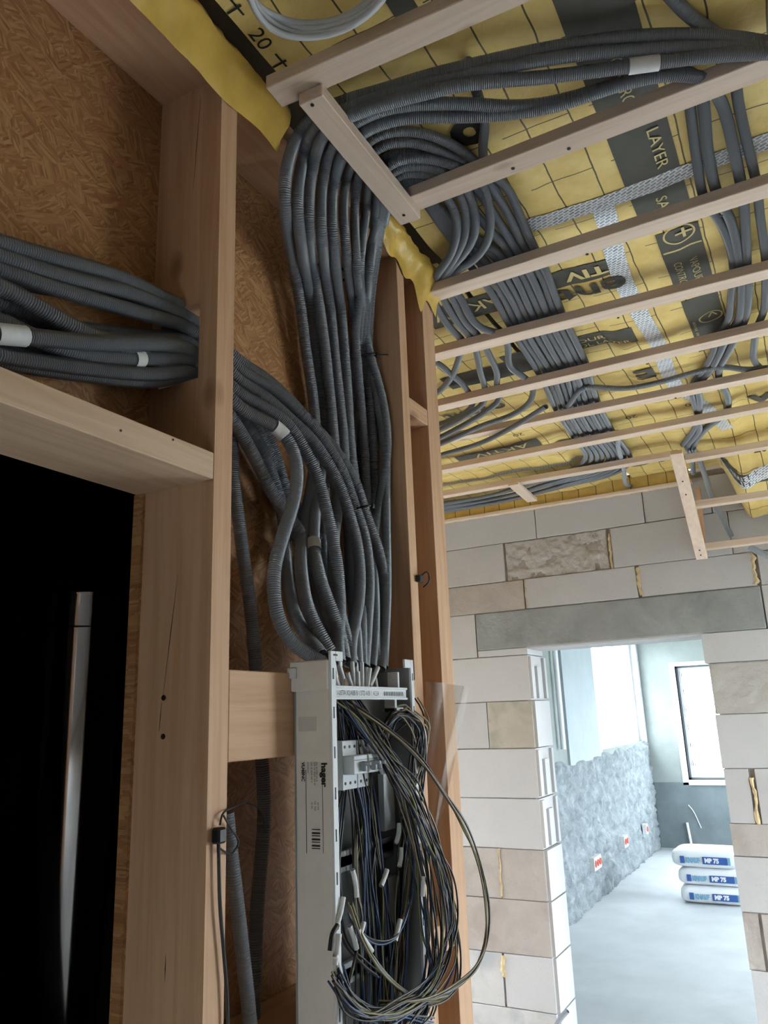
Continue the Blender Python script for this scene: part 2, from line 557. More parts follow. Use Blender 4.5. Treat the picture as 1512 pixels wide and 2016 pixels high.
def wall_with_holes(axis, a0, a1, u0, u1, z0, z1, holes):
    """boxes of a wall; axis 0: wall faces x, holes in (y0,y1,z0,z1); axis 1: wall faces y, holes in (x0,x1,z0,z1)"""
    us = sorted({u0, u1, *[h[0] for h in holes], *[h[1] for h in holes]})
    bs = []
    for p, q in zip(us[:-1], us[1:]):
        zz = z0
        for h in sorted([h for h in holes if h[0] <= p and h[1] >= q], key=lambda h: h[2]):
            if h[2] > zz: bs.append((p, q, zz, h[2]))
            zz = h[3]
        if zz < z1: bs.append((p, q, zz, z1))
    if axis == 0: return boxes(*[(a0, a1, p, q, r, s) for p, q, r, s in bs])
    return boxes(*[(p, q, a0, a1, r, s) for p, q, r, s in bs])

# ------------------------------------------------------------------ the setting
YA = YF+.27
struct('floor', boxes((-5.8, XR+.25, -2.7, YA-.02, -.15, 0)), FLOORN)
struct('floor_concrete', boxes((-3.5, 3.3, YA-.02, 11.3, -.15, 0)), FLOORM)
struct('ground', boxes((-60, 60, -60, 60, -.62, -.5)), plain('outdoor_ground', (.30, .31, .28), .9, 0, .2, .2, .6))
struct('wall_right', wall_with_holes(0, XR, XR+.25, -2.6, YF+.27, 0, 3.1, WIN_R), BLK)
struct('wall_back', wall_with_holes(1, YK-.25, YK, -.925, XR+.25, 0, 3.1, WIN_K), BLK)
struct('roof_deck', boxes((-5.8, XR+.3, -2.75, YF+.27, 2.98, 3.08)), plain('roof_board', (.32, .24, .15), .8))
struct('wall_corridor', wall_with_holes(0, XC-.25, XC, 1.70, YF+.3, 0, 3.1, WIN_C), BLK)

XF = -.78          # front of the studs
OX0, OX1 = -.940, -.925
HB, HT = 2.068, 2.111
struct('wall_left', boxes((OX0, OX1, -2.5, -.1, 0, 2.9), (OX0, OX1, -.1, .934, HT, 2.9), (OX0, OX1, .905, 1.765, 0, 2.9)), OSB)
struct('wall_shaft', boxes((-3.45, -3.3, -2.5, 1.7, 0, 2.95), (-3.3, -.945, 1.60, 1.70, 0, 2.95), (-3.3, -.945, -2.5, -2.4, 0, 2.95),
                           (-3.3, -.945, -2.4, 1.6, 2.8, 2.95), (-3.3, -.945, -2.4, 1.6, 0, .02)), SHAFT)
struct('wall_left_end', boxes((XC, -.945, 1.70, 1.765, 0, 2.9)), OSB)

# --- windows of the two rooms
def window(name, axis, plane, a0, a1, z0, z1, mull=(), mat=WHITE_PL, t=.06, w=.07):
    r = bpy.data.objects.new(name, None); r.location = (plane, (a0+a1)/2, z0) if axis == 0 else ((a0+a1)/2, plane, z0)
    COL.objects.link(r); r['kind'] = 'structure'
    def bx(p, q, r0, r1, d=0.0):
        return (plane-t/2+d, plane+t/2-d, p, q, r0, r1) if axis == 0 else (p, q, plane-t/2+d, plane+t/2-d, r0, r1)
    bs = [bx(a0, a1, z0, z0+w), bx(a0, a1, z1-w, z1), bx(a0, a0+w, z0+w, z1-w), bx(a1-w, a1, z0+w, z1-w)]
    mk('window_frame', *boxes(*bs), mat, r)
    for mu in mull:
        mk('mullion', *boxes(bx(mu-.035, mu+.035, z0+w, z1-w, .004)), mat, r)
    ed = sorted([a0+w, *mull, a1-w])
    for p, q in zip(ed[:-1], ed[1:]):
        mk('pane', *boxes(bx(p+.002, q-.002, z0+w, z1-w, t/2-.004)), GLASS, r)
    return r
window('added_corridor_window', 0, XC-.1, *WIN_C[0], mull=(3.1,))  # added window out of view, lets daylight onto the far ceiling
window('window_6', 1, YK-.12, *WIN_K[0], w=.04)
window('window_1', 0, XR+.14, *WIN_R[0], mull=(3.3,))

# --- room behind the doorway
struct('wall_side', wall_with_holes(0, XL2-.25, XL2, YA, YB2+.25, 0, 2.95, WIN_L), PLASTER)
struct('wall_end', wall_with_holes(1, YB2, YB2+.25, XL2, XR2, 0, 2.95, WIN_B), PLASTER)
struct('wall_opposite', wall_with_holes(0, XR2, XR2+.25, YA, YB2+.25, 0, 2.95, WIN_O), PLASTER)
window('window_4', 0, XR2+.12, *WIN_O[0], mull=(8.4,))
struct('ceiling_plain', boxes((XL2-.25, XR2+.2, YA, YB2+.25, 2.80, 2.95)), CEILP)
window('window_3', 0, XL2-.10, *WIN_L[0], mull=(9.35, 10.1))
w5 = window('window_2', 1, YB2+.13, *WIN_B[0], mull=(), w=.05)
# white reveals round the end window, with fixing clips on the frame
x0, x1, z0, z1 = WIN_B[0]
mk('reveal', *boxes((x0-.07, x0, YB2-.012, YB2+.10, z0-.06, z1+.05), (x0, x1, YB2-.012, YB2+.10, z1, z1+.05), (x0, x1, YB2-.03, YB2+.10, z0-.06, z0)), WHITE_PL, w5)
mk('seal', *boxes((x0+.0, x0+.022, YB2+.085, YB2+.098, z0, z1), (x0, x1, YB2+.085, YB2+.098, z0, z0+.022), (x0, x1, YB2+.085, YB2+.098, z1-.02, z1)), plain('dark_window_seal', (.16, .18, .2), .5), w5)
for k in range(6):
    zz = z0+.16+k*(z1-z0-.3)/5
    mk('clip', *boxes((x0+.055, x0+.068, YB2+.09, YB2+.1, zz, zz+.07)), plain('grey_clip', (.2, .2, .2), .5), w5)
    mk('clip', *boxes((x0+.08, x0+.09, YB2+.09, YB2+.1, zz, zz+.06)), bpy.data.materials['grey_clip'], w5)
# white reveal of the long window
w3 = bpy.data.objects['window_3']
y0, y1, z0, z1 = WIN_L[0]
mk('reveal', *boxes((XL2-.09, XL2+.012, y0-.1, y0, z0-.02, z1), (XL2-.25, XL2+.012, y1, y1+.1, z0-.02, z1)), WHITE_PL, w3)

# lower, unplastered part of the long wall: rough mortar-smeared masonry in real relief
def rough_panel(name, y0, y1, ztop, seed, amp=.085, base=.02, ragged=.06):
    ny, nz = int((y1-y0)/.03), int(ztop/.025)
    ys = np.linspace(y0, y1, ny); zs = np.linspace(0, 1, nz)
    Yg, Zg = np.meshgrid(ys, zs, indexing='ij')
    top = ztop+ragged*(fbm(ys*3, ys*0, seed)-.5)*2
    Zg = Zg*top[:, None]
    joint = ((np.mod(Zg, .25) < .02) | (np.mod(Yg+.3*(np.floor(Zg/.25) % 2), .6) < .02))*-.012
    n = fbm(Yg*7, Zg*10, seed); n2 = np.abs(fbm(Yg*14, Zg*18, seed+9)-.5)*2
    X = XL2+base+amp*(n-.45)+.05*n2+joint*1.6
    X = np.maximum(X, XL2+.002)
    X[:, -1] = XL2+.001; X[0, :] = XL2+.001; X[-1, :] = XL2+.001
    V = np.stack([X, Yg, Zg], -1).reshape(-1, 3)
    i = np.arange(ny-1)[:, None]; j = np.arange(nz-1)[None, :]
    F = np.stack([i*nz+j, (i+1)*nz+j, (i+1)*nz+j+1, i*nz+j+1], -1).reshape(-1, 4)
    o = mk(name, V, F, ROUGH, None, False); o['kind'] = 'structure'
    return o
rough_panel('wall_side_masonry', YA+.01, YB2-.01, 1.27, 3)
struct('wall_end_masonry', boxes((XL2+.03, XR2, YB2-.012, YB2-.001, 0, .78)), PLASTER_D)
struct('trim_1', boxes((XL2, XL2+.022, 7.32, 8.45, 1.22, 2.80)), plain('pale_blue_plaster', (.36, .41, .435), .85, 0, .2, .06, 4, .25, 14))

# white conduit and sockets on the long wall
tag(mk('wall_pipe', *smooth_tube([(XL2+.05, 7.04, 2.78), (XL2+.05, 7.04, 2.0), (XL2+.05, 7.04, 1.38)], .024, .05, 10), WHITE_PL, None, True),
    'vertical white pipe on the grey wall seen just inside the doorway', 'pipe')
RED = plain('red_socket_box', (.45, .05, .03), .5)
def socket(yc, zc, n, label):
    r = empty('socket_box', (XL2+.08, yc, zc), label, 'socket box', 'wall socket boxes')
    mk('rim', *boxes((XL2+.035, XL2+.082, yc-.042*n, yc+.042*n, zc-.055, zc+.055)), plain('pale_socket_rim', (.6, .6, .6), .6), r)
    for k in range(n):
        y = yc+(k-(n-1)/2)*.08
        mk('cup', *disc((XL2+.082, y, zc), (1, 0, 0), .03, .006, 12), RED, r)
for (u, v, n, lb) in ((1177, 1698, 3, 'red triple socket box low in the rough wall, nearest the doorway'),
                      (1233, 1656, 2, 'red double socket box low in the rough wall, second from the doorway'),
                      (1274, 1632, 1, 'red single socket box in the rough wall, nearest the end wall')):
    p = PX(u, v, x=XL2+.08); socket(p[1], p[2], n, lb)
pp = PX(1360, 1648, y=YB2-.02)
r = empty('pipe_stub', (pp[0], YB2-.03, pp[2]-.1), 'short pale pipe stub standing against the end wall beneath the window', 'pipe')
mk('tube', *smooth_tube([(pp[0]-.02, YB2-.04, pp[2]+.17), (pp[0], YB2-.04, pp[2]-.1)], .016, .03, 8), WHITE_PL, r, True)
mk('tip', *smooth_tube([(pp[0], YB2-.04, pp[2]-.1), (pp[0]+.01, YB2-.04, pp[2]-.17)], .022, .02, 8), STEEL, r, True)
p2_ = PX(1356, 1593, y=YB2-.02)
tag(mk('wall_wire', *smooth_tube([p2_+np.array([0, 0, .05]), p2_+np.array([.05, 0, -.02]), p2_+np.array([.12, 0, -.22])], .006, .03, 5), WHITE_TAPE, None, True),
    'thin loose wire sticking out of the dark end wall', 'wire')

# ------------------------------------------------------------------ block wall with the doorway
wall_far = struct('wall_far', boxes((XC, -1.40, YF+.012, YA-.005, 0, 2.86), (-1.40, -.46, YF+.012, YA-.005, 2.07, 2.86), (-.46, XR, YF+.012, YA-.005, 0, 2.86)), MORTAR)
XD0, XD1 = PX(1038, 1275, y=YF)[0], PX(1383, 1275, y=YF)[0]
def bx_(u, v): return PX(u, v, y=YF)[0]
def bz_(u, v): return PX(u, v, y=YF)[2]
G = .002
def block(x0, x1, z0, z1, mat, depth=None, jit=.002):
    o = random.uniform(-jit, jit)
    V, F = bevel_box(x0+G, x1-G, YF+o, YA if depth is None else YF+depth, z0+G, z1-G, .0018)
    V = [(x, y, z+random.uniform(-.0015, .0015)) for x, y, z in V]
    return mk('block', V, F, mat, wall_far)
def rough_block(x0, x1, z0, z1, mat, amp=.016, seed=1):
    nx, nz = 84, 32
    xs = np.linspace(x0+G, x1-G, nx); zs = np.linspace(z0+G, z1-G, nz)
    Xg, Zg = np.meshgrid(xs, zs, indexing='ij')
    n = fbm(Xg*22, Zg*26, seed, 5)
    n = np.clip(n*1.5-.25, 0, 1.2)**1.5
    Y = YF-.002+amp*n+.004*fbm(Xg*50, Zg*50, seed+5)
    V = list(map(tuple, np.stack([Xg, Y, Zg], -1).reshape(-1, 3)))
    F = [(i*nz+j, (i+1)*nz+j, (i+1)*nz+j+1, i*nz+j+1) for i in range(nx-1) for j in range(nz-1)]
    b = len(V)
    loop = [i*nz for i in range(nx)]+[(nx-1)*nz+j for j in range(1, nz)]+[i*nz+nz-1 for i in range(nx-2, -1, -1)]+[j for j in range(nz-2, 0, -1)]
    for k in loop: V.append((V[k][0], YA, V[k][2]))
    m = len(loop)
    F += [(loop[k], loop[(k+1) % m], b+(k+1) % m, b+k) for k in range(m)]
    return mk('block', V, F, mat, wall_far, True)

ZP = 2.775                      # underside of the ledger on the wall
zA = bz_(980, 1071)             # joint under the top course
zB = bz_(1090, 1133)            # joint above the thin course
zL1, zL0 = 2.25, 2.045          # lintel
XE = -1.95                      # where the traced blocks end behind the studs
XW = .30
# top course
us = [(1057, 1062), (1271, 1035), (1403, 1010)]
e = [XE]+[bx_(*u) for u in us]+[XW]
for k, (a, b) in enumerate(zip(e[:-1], e[1:])): block(a, b, zA, 2.83, BLK_W if k != 2 else BLK)
# second course: plain, eroded, plain, plain
e = [XE, bx_(995, 1110), bx_(1200, 1085), bx_(1445, 1100), XW]
block(e[0], e[1]-.006, zB, zA, BLK)
rough_block(e[1]+.004, e[2]-.006, zB, zA, BLK_R, .02, 4)
block(e[2]+.012, e[3], zB, zA, BLK); block(e[3], e[4], zB, zA, BLK)
# thin course
e = [XE, bx_(1034, 1175), bx_(1256, 1150), bx_(1490, 1130), XW]
for k, (a, b) in enumerate(zip(e[:-1], e[1:])):
    block(a+(.012 if k in (2, 3) else 0), b-.004, zL1, zB, BLK if k != 0 else BLK_B)
# lintel and what stands beside it
XL0, XL1 = bx_(938, 1245), bx_(1502, 1190)
Lb = bevel_box(XL0, XL1, YF-.003, YA, zL0, zL1, .006)
mk('lintel_beam', *Lb, LINTEL, wall_far)
mk('lintel_soffit', *boxes((XD0-.01, XD1+.03, YF+.004, YA-.002, zL0-.009, zL0-.0005)), BLK_W, wall_far)
block(XE, XL0-.003, 2.006, zL1, BLK); block(XL1+.004, XW, zL0, zL1, BLK)
block(XL0, XD0, 2.006, zL0, BLK_W)
# pier on the near side of the doorway
LZ = [2.006, 1.765, 1.521, 1.271, 1.0235, .783, .53, .285, .04]
rows = [[(None, XD0, BLK_W)], [(None, bx_(961, 1430), BLK), (bx_(961, 1430), XD0, BLK_G)], [(None, XD0, BLK_W)], [(None, XD0, BLK_W)],
        [(None, bx_(985, 1720), BLK_B), (bx_(985, 1720), XD0, BLK_B)], [(None, XD0, BLK_B)],
        [(None, bx_(990, 1910), BLK_S), (bx_(990, 1910)+.008, XD0, BLK_W)], [(None, XD0, BLK_S)]]
for k, row in enumerate(rows):
    for a, b, m in row:
        block(XE if a is None else a, b, LZ[k+1], LZ[k], m)
# tongue-and-groove profile on the jamb of three courses
for k in (0, 2, 3):
    za, zb = LZ[k+1]+.01, LZ[k]-.01
    mk('jamb_rib', *boxes((XD0-.004, XD0+.013, YF+.004, YF+.05, za, zb), (XD0-.004, XD0+.013, YF+.10, YF+.175, za, zb-.05), (XD0-.004, XD0+.013, YA-.04, YA-.006, za, zb)), BLK_W, wall_far)
for k in (1, 4, 5, 6, 7):
    mk('jamb_face', *boxes((XD0-.004, XD0+.014, YF+.012, YA-.004, LZ[k+1]+.004, LZ[k]-.004)), BLK_W, wall_far)
# pier on the other side
FZ = [zL0, bz_(1396, 1306), bz_(1408, 1407), bz_(1422, 1513), bz_(1434, 1621), bz_(1444, 1685), bz_(1458, 1796), bz_(1473, 1910), .04]
XD1b = -.49
block(XD1b-.005, XW, FZ[1], FZ[0], BLK_W)
rough_block(XD1b+.012, XW, FZ[2], FZ[1], BLK_R, .008, 8)
block(XD1b+.008, XW, FZ[3], FZ[2], BLK_W)
xs = bx_(1485, 1560)
block(XD1b+.012, xs-.012, FZ[4], FZ[3], BLK); block(xs+.012, XW, FZ[4], FZ[3], BLK)
block(XD1b+.006, XW, FZ[5], FZ[4], BLK_B)
block(XD1b+.004, XW, FZ[6], FZ[5], BLK)
xs2 = bx_(1502, 1850)
rough_block(XD1b+.006, xs2-.005, FZ[7], FZ[6], BLK_B, .008, 12); block(xs2+.005, XW, FZ[7], FZ[6], BLK_B)
block(XD1b+.01, XW, FZ[8], FZ[7], BLK)
# regular bond further along, on both sides
for k in range(11):
    za, zb = .04+k*.247, min(2.83, .04+(k+1)*.247)
    x = XW-(.0 if k % 2 else .0)
    xe = XW+(.35 if k % 2 else .6)
    block(XW, xe, za, zb, BLK)
    while xe < XR-.62:
        block(xe, xe+.6, za, zb, BLK); xe += .6
    block(xe, XR, za, zb, BLK)
    block(-2.6 if k % 2 else -2.4, XE, za, zb, BLK); [block(q-.6, q, za, zb, BLK) for q in np.arange(-2.6 if k % 2 else -2.4, XC+.5, -.6)]
# foam squeezed out of the joints
def foam(x, z0, z1, w, seed):
    n = 14; V, F = [], []
    for i in range(n):
        z = z0+(z1-z0)*i/(n-1); ww = w*(.5+1.0*float(vnoise(i*.9, seed, seed))); xo = (float(vnoise(i*.7, 3.3, seed+1))-.5)*w*.9
        for a in range(6):
            th = math.pi*a/5
            V.append((x+xo+math.cos(th)*ww/2, YF+.006-math.sin(th)*.010*(.6+.8*float(vnoise(i, a, seed))), z))
    for i in range(n-1):
        for a in range(5): F.append((i*6+a, i*6+a+1, (i+1)*6+a+1, (i+1)*6+a))
    return mk('foam_joint', V, F, FOAM, wall_far, True)
foam(bx_(985, 1720), LZ[5]+.01, LZ[4], .012, 1)
foam(bx_(1258, 1150)+.004, zL1+.01, zB-.01, .018, 2)
foam(bx_(1488, 1140), zL1+.01, zB-.01, .022, 3)
foam(xs, FZ[4], FZ[3]-.04, .017, 4)
foam(bx_(1200, 1085)+.004, zB, zA-.03, .013, 5)
foam(bx_(991, 1900), .42, .52, .022, 6); foam(bx_(1036, 1175), zL1+.005, zB-.005, .010, 7)

# conduit end showing at the foot of the jamb
tag(mk('conduit_stub', *corrugated([PX(1085, 2040, y=YF-.05), PX(1100, 2010, y=YF-.05), PX(1117, 1990, y=YF-.05)], .013), CONDUIT_L, None, True),
    'grey conduit end poking up at the foot of the doorway jamb', 'conduit')

# ------------------------------------------------------------------ gypsum sacks
SACK = plain('white_paper_sack', (.78, .80, .82), .55, 0, .3, .03, 10, .25, 14)
SACK_B = plain('blue_sack_print', (.03, .10, .33), .5)
SACK_L = plain('pale_blue_sack_print', (.16, .36, .52), .5)
def text_mesh(body, size, bold=0.0, cuts=0):
    cu = bpy.data.curves.new('t', 'FONT'); cu.body = body; cu.size = size; cu.offset = bold
    cu.resolution_u = 3
    o = bpy.data.objects.new('t', cu); COL.objects.link(o)
    dg = bpy.context.evaluated_depsgraph_get(); dg.update()
    me = bpy.data.meshes.new_from_object(o.evaluated_get(dg))
    if cuts:
        b = bmesh.new(); b.from_mesh(me)
        bmesh.ops.triangulate(b, faces=b.faces)
        for _ in range(4):
            long = [e for e in b.edges if e.calc_length() > .014]
            if not long: break
            bmesh.ops.subdivide_edges(b, edges=long, cuts=1)
            bmesh.ops.triangulate(b, faces=[f for f in b.faces if len(f.verts) > 3])
        b.to_mesh(me); b.free()
    V = np.array([v.co for v in me.vertices]); F = [tuple(p.vertices) for p in me.polygons]
    bpy.data.objects.remove(o); bpy.data.meshes.remove(me); bpy.data.curves.remove(cu)
    return V, F
def flat_text(body, size, org, xd, yd, mat, parent, fit=None, bold=0.0, lift=.0012, surf=None, name='lettering'):
    V, F = text_mesh(body, size, bold, 0 if surf is None else 1)
    w = V[:, 0].max()-V[:, 0].min(); V[:, 0] -= V[:, 0].min()
    if fit: V[:, 0] *= fit/w
    xd = np.array(xd, float); yd = np.array(yd, float); n = np.cross(xd, yd)
    Wd = np.array(org, float)+V[:, :1]*xd+V[:, 1:2]*yd+n*lift
    if surf is not None: Wd[:, 2] = surf(Wd[:, 0], Wd[:, 1])-lift
    o = mk(name, Wd, F, mat, parent)
    return o
def sack(cx, cy, z0, w, d, h, rz, label, seed):
    r = empty('cement_sack', (cx, cy, z0), label, 'sack', 'stacked sacks in the far room')
    nx, ny, nzz = 26, 16, 8
    V = []; F = []
    n = 22; m = 12
    for i in range(m+1):
        ph = -math.pi/2+math.pi*i/m
        for j in range(n*2):
            th = 2*math.pi*j/(n*2)
            sq = lambda c, e: math.copysign(abs(c)**e, c)
            x = w/2*sq(math.cos(ph), .45)*sq(math.cos(th), .22); y = d/2*sq(math.cos(ph), .45)*sq(math.sin(th), .22); z = h/2*sq(math.sin(ph), .55)
            k = 1+.035*(float(fbm(th*3, ph*2+seed, seed))-.5)
            V.append((x*k, y*k, h/2+z+.006*(float(fbm(x*9+5, y*9+5, seed))-.5)))
    q = n*2
    for i in range(m):
        for j in range(q): F.append((i*q+j, i*q+(j+1) % q, (i+1)*q+(j+1) % q, (i+1)*q+j))
    c, s = math.cos(rz), math.sin(rz)
    W = lambda p: (cx+p[0]*c-p[1]*s, cy+p[0]*s+p[1]*c, z0+p[2])
    mk('bag', [W(p) for p in V], F, SACK, r, True)
    yf = -d/2*1.012-.006
    def patch(x0, x1, zz0, zz1, mat, nm):
        P = [W((x0, yf, zz0)), W((x1, yf, zz0)), W((x1, yf, zz1)), W((x0, yf, zz1)), W((x0, yf+.012, zz0)), W((x1, yf+.012, zz0)), W((x1, yf+.012, zz1)), W((x0, yf+.012, zz1))]
        mk(nm, P, [(0, 1, 2, 3), (4, 7, 6, 5), (0, 4, 5, 1), (1, 5, 6, 2), (2, 6, 7, 3), (3, 7, 4, 0)], mat, r)
    a, b = h*.26, h*.62
    patch(-w*.36, -w*.30, a, b, SACK_B, 'emblem'); patch(w*-.04, w*.30, a, b, SACK_B, 'print_panel'); patch(w*.31, w*.345, a, b, SACK_L, 'print_edge')
    xd = (c, s, 0); yd = (0, 0, 1)
    flat_text('KNAUF', b-a, W((-w*.28, yf, a+.008)), xd, yd, SACK_L, r, fit=w*.20, bold=.004)
    flat_text('MP 75', (b-a)*.85, W((-w*.01, yf-.002, a+.014)), xd, yd, SACK, r, fit=w*.20, bold=.003)
    return r
b0 = PX(1335, 1778, z=0); b1 = PX(1450, 1787, z=0)
bw = .60; bd = .38
bx0 = b0[0]+.02
SH = .155
sack(bx0+bw/2, b0[1]+bd/2, 0, bw, bd, SH, .02, 'bottom white sack of the three stacked on the bright floor', 1)
sack(bx0+bw/2+.0, b0[1]+bd/2+.01, SH-.008, bw, bd, SH, -.01, 'middle white sack of the three stacked on the bright floor', 2)
sack(bx0+bw/2-.035, b0[1]+bd/2+.0, 2*SH-.016, bw, bd, SH+.012, -.03, 'topmost white sack of the three stacked on the bright floor', 3)
#PART3
# ------------------------------------------------------------------ timber of the partition
ZT = 2.83
def screw(p, n, parent, r=.0035):
    return mk('screw_head', *disc(p, n, r, .0008, 8), SCREW, parent)
S1a, S1b = .892, .934
HOLE = (-.905, -.818, 2.248, 2.386)
s1 = tag(mk('wall_stud', *boxes((-.925, XF, S1a, S1b, 0, HOLE[2]), (-.925, XF, S1a, S1b, HOLE[3], ZT), (HOLE[1], XF, S1a, S1b, HOLE[2], HOLE[3]), (-.925, HOLE[0], S1a, S1b, HOLE[2], HOLE[3])), STUD[2]),
         'pine stud notched for the conduits to pass, beside the dark opening', 'stud', 'studs of the timber partition')
for (u, v) in ((323, 1374), (322, 1450)):
    screw(PX(u, v, y=S1a)-np.array([0, .0008, 0]), (0, -1, 0), s1, .0042)
s2 = tag(mk('wall_stud', *bevel_box(-.925, XF, 1.556, 1.594, 0, ZT, .001), STUD[2]), 'pine stud behind the distribution panel, with a black clip on its edge', 'stud', 'studs of the timber partition')
tag(mk('wall_stud', *bevel_box(-.925, XF, 1.697, 1.765, 0, ZT, .001), STUD[2]), 'last pine stud at the free end of the partition', 'stud', 'studs of the timber partition')
tag(mk('wall_stud', *bevel_box(-.925, XF, -.145, -.1, 0, ZT, .001), STUD[2]), 'pine stud on the near side of the dark opening', 'stud', 'studs of the timber partition')
hd = tag(mk('header_board', *bevel_box(OX0, XF, -.1, S1a-.0005, HB, HT, .0015), HEAD), 'pale horizontal header board over the dark opening', 'board')
for (u, v) in ((237, 848), (340, 866)): screw(PX(u, v, x=XF)+np.array([.0006, 0, 0]), (1, 0, 0), hd, .0018)
mk('osb_edge', *boxes((OX0-.004, OX1+.001, S1a-.006, S1a+.013, 0, HB)), OSB, s1)
tag(mk('top_plate', *bevel_box(-.925, XF, -2.5, 1.765, ZT+.001, ZT+.046, .0015), STUD[1]), 'pine top plate running above the studs beneath the yellow flap', 'plate')
tag(mk('noggin_board', *bevel_box(-.83, XF+.001, S1b, 1.556, 1.646, 1.779, .0015), STUD[1]), 'short pine board between studs at the head of the panel', 'board', 'short boards between the studs')
zn = PX(452, 2006, x=-.92)[2]
tag(mk('noggin_board', *bevel_box(-.92, XF, S1b, 1.556, zn-.12, zn, .0015), STUD[1]), 'lowest pine board between studs at the bottom of the photo', 'board', 'short boards between the studs')
za = PX(806, 765, x=XF)[2]
tag(mk('noggin_board', *bevel_box(-.90, XF-.001, 1.594, 1.697, za-.065, za-.022, .0015), STUD[1]), 'small pine block between the last two studs, high up', 'board', 'short boards between the studs')
zb_ = PX(880, 1815, x=XF)[2]
tag(mk('noggin_board', *bevel_box(-.90, XF-.001, 1.594, 1.697, zb_-.055, zb_, .0015), STUD[1]), 'small pine block between the last two studs, behind the wire loops', 'board', 'short boards between the studs')
pc = PX(822, 1140, x=XF)
r = empty('cable_clip', (XF, pc[1], pc[2]-.02), 'tiny black clip nailed to the pale edge of a stud', 'clip')
mk('clip_body', *bevel_box(XF, XF+.012, pc[1]-.012, pc[1]+.012, pc[2]-.008, pc[2]+.008, .002), DARK, r)
mk('clip_tail', *smooth_tube([pc+np.array([.008, 0, .006]), pc+np.array([.02, .012, .016]), pc+np.array([.02, .02, -.004]), pc+np.array([.006, .016, -.018])], .002, .004, 5), DARK, r, True)

# flue in the dark shaft
fc = (-1.5, 1.285)
fl = empty('flue_pipe', (fc[0], fc[1], .02), 'gloss black flue pipe standing in the dark opening', 'flue pipe')
zj = PX(190, 1245, x=-1.5)[2]
def lathe(cx, cy, prof, seg=40):
    V = []; F = []
    for (r_, z) in prof:
        for i in range(seg): V.append((cx+r_*math.cos(2*math.pi*i/seg), cy+r_*math.sin(2*math.pi*i/seg), z))
    for k in range(len(prof)-1):
        for i in range(seg): F.append((k*seg+i, k*seg+(i+1) % seg, (k+1)*seg+(i+1) % seg, (k+1)*seg+i))
    return V, F
mk('lower_pipe', *lathe(*fc, [(0, .02), (.118, .02), (.118, zj-.008), (.1195, zj-.004), (.118, zj)]), FLUE, fl, True)
mk('upper_pipe', *lathe(*fc, [(.1155, zj), (.1155, zj+.07), (.119, zj+.075), (.116, zj+.08), (.116, 2.79)]), FLUE, fl, True)

# ------------------------------------------------------------------ ceiling membrane
def sm(t): t = np.clip(t, 0, 1); return t*t*(3-2*t)
def mz(x, y):
    x = np.asarray(x, float); y = np.asarray(y, float)
    z = 2.881+.010*(fbm(x*5, y*3.4, 21, 3)-.45)+.004*np.sin(y*38+3*np.sin(x*9))*fbm(x*3+4, y*2+1, 31, 2)
    z = z+.012*np.sin((y-1.38)/.345*2*math.pi)*.25
    dip = .30*sm((y-3.58)/.55)*sm((x+.30)/.12)
    free = sm((x+.46)/.05)*(1-sm((x+.17)/.05))+(1-sm((x+.92)/.05))*sm((y-2.9)/.1)
    sag = free*(.008+.016*np.clip(fbm(x*6+2, y*4.5, 51, 3)*2-.6, 0, 1))*(.4+.6*sm((y-1.7)/.6))
    return np.maximum(z, 2.8705)-dip-sag
def sheet(x0, x1, y0, y1, step, f, lift=0):
    nx, ny = max(2, int((x1-x0)/step)+1), max(2, int((y1-y0)/step)+1)
    X, Y = np.meshgrid(np.linspace(x0, x1, nx), np.linspace(y0, y1, ny), indexing='ij')
    V = np.stack([X, Y, f(X, Y)-lift], -1).reshape(-1, 3)
    i = np.arange(nx-1)[:, None]; j = np.arange(ny-1)[None, :]
    F = np.stack([i*ny+j, i*ny+j+1, (i+1)*ny+j+1, (i+1)*ny+j], -1).reshape(-1, 4)
    return V, F
ceiling = mk('ceiling', *sheet(-.722, .9, -.3, 4.10, .0125, mz), MEMB, None, True, 'world'); ceiling['kind'] = 'structure'
c2 = mk('ceiling_corridor', *sheet(-2.6, -.735, 1.72, 4.10, .0125, mz), MEMB, None, True, 'world'); c2['kind'] = 'structure'
c5 = mk('ceiling_blind_end', *sheet(XC, -2.6, 1.72, 4.10, .05, mz), MEMB, None, True, 'world'); c5['kind'] = 'structure'
c3 = mk('ceiling_rest', *sheet(.9, XR, YK, 4.10, .05, mz), MEMB, None, True, 'world'); c3['kind'] = 'structure'
c4 = mk('ceiling_back', *sheet(-.735, .9, YK, -.3, .05, mz), MEMB, None, True, 'world'); c4['kind'] = 'structure'
mk('skirt', *sheet(-2.6, -.44, 2.80, 2.90, .02, lambda X, Z: Z*0), MEMB_P, ceiling)
sk = bpy.data.objects['skirt']
_v = [(p.co.x, p.co.y, p.co.z) for p in sk.data.vertices]
_V, _F = sheet(-2.6, -.44, 2.795, 2.90, .02, lambda X, Z: 4.108+.004*np.sin(X*60)*np.sin(Z*40))
bpy.data.objects.remove(sk)
mk('skirt', np.stack([_V[:, 0], _V[:, 2], _V[:, 1]], 1), _F, MEMB, ceiling, True)

def band(x0, x1, y0, y1, mat=BAND, par=ceiling, lift=.0022, name='print_gap_band', step=.0125):
    return mk(name, *sheet(x0, x1, y0, y1, step, mz, lift), mat, par, True)
DX, DY = (1, 0, 0), (0, 1, 0)
surf = lambda x, y: mz(x, y)
def txt(s, size, x, y, xd, yd, mat, fit=None, lift=.0055, bold=0.0):
    flat_text(s, size, (x, y, 2.88), xd, yd, mat, ceiling, fit, bold, lift, surf)
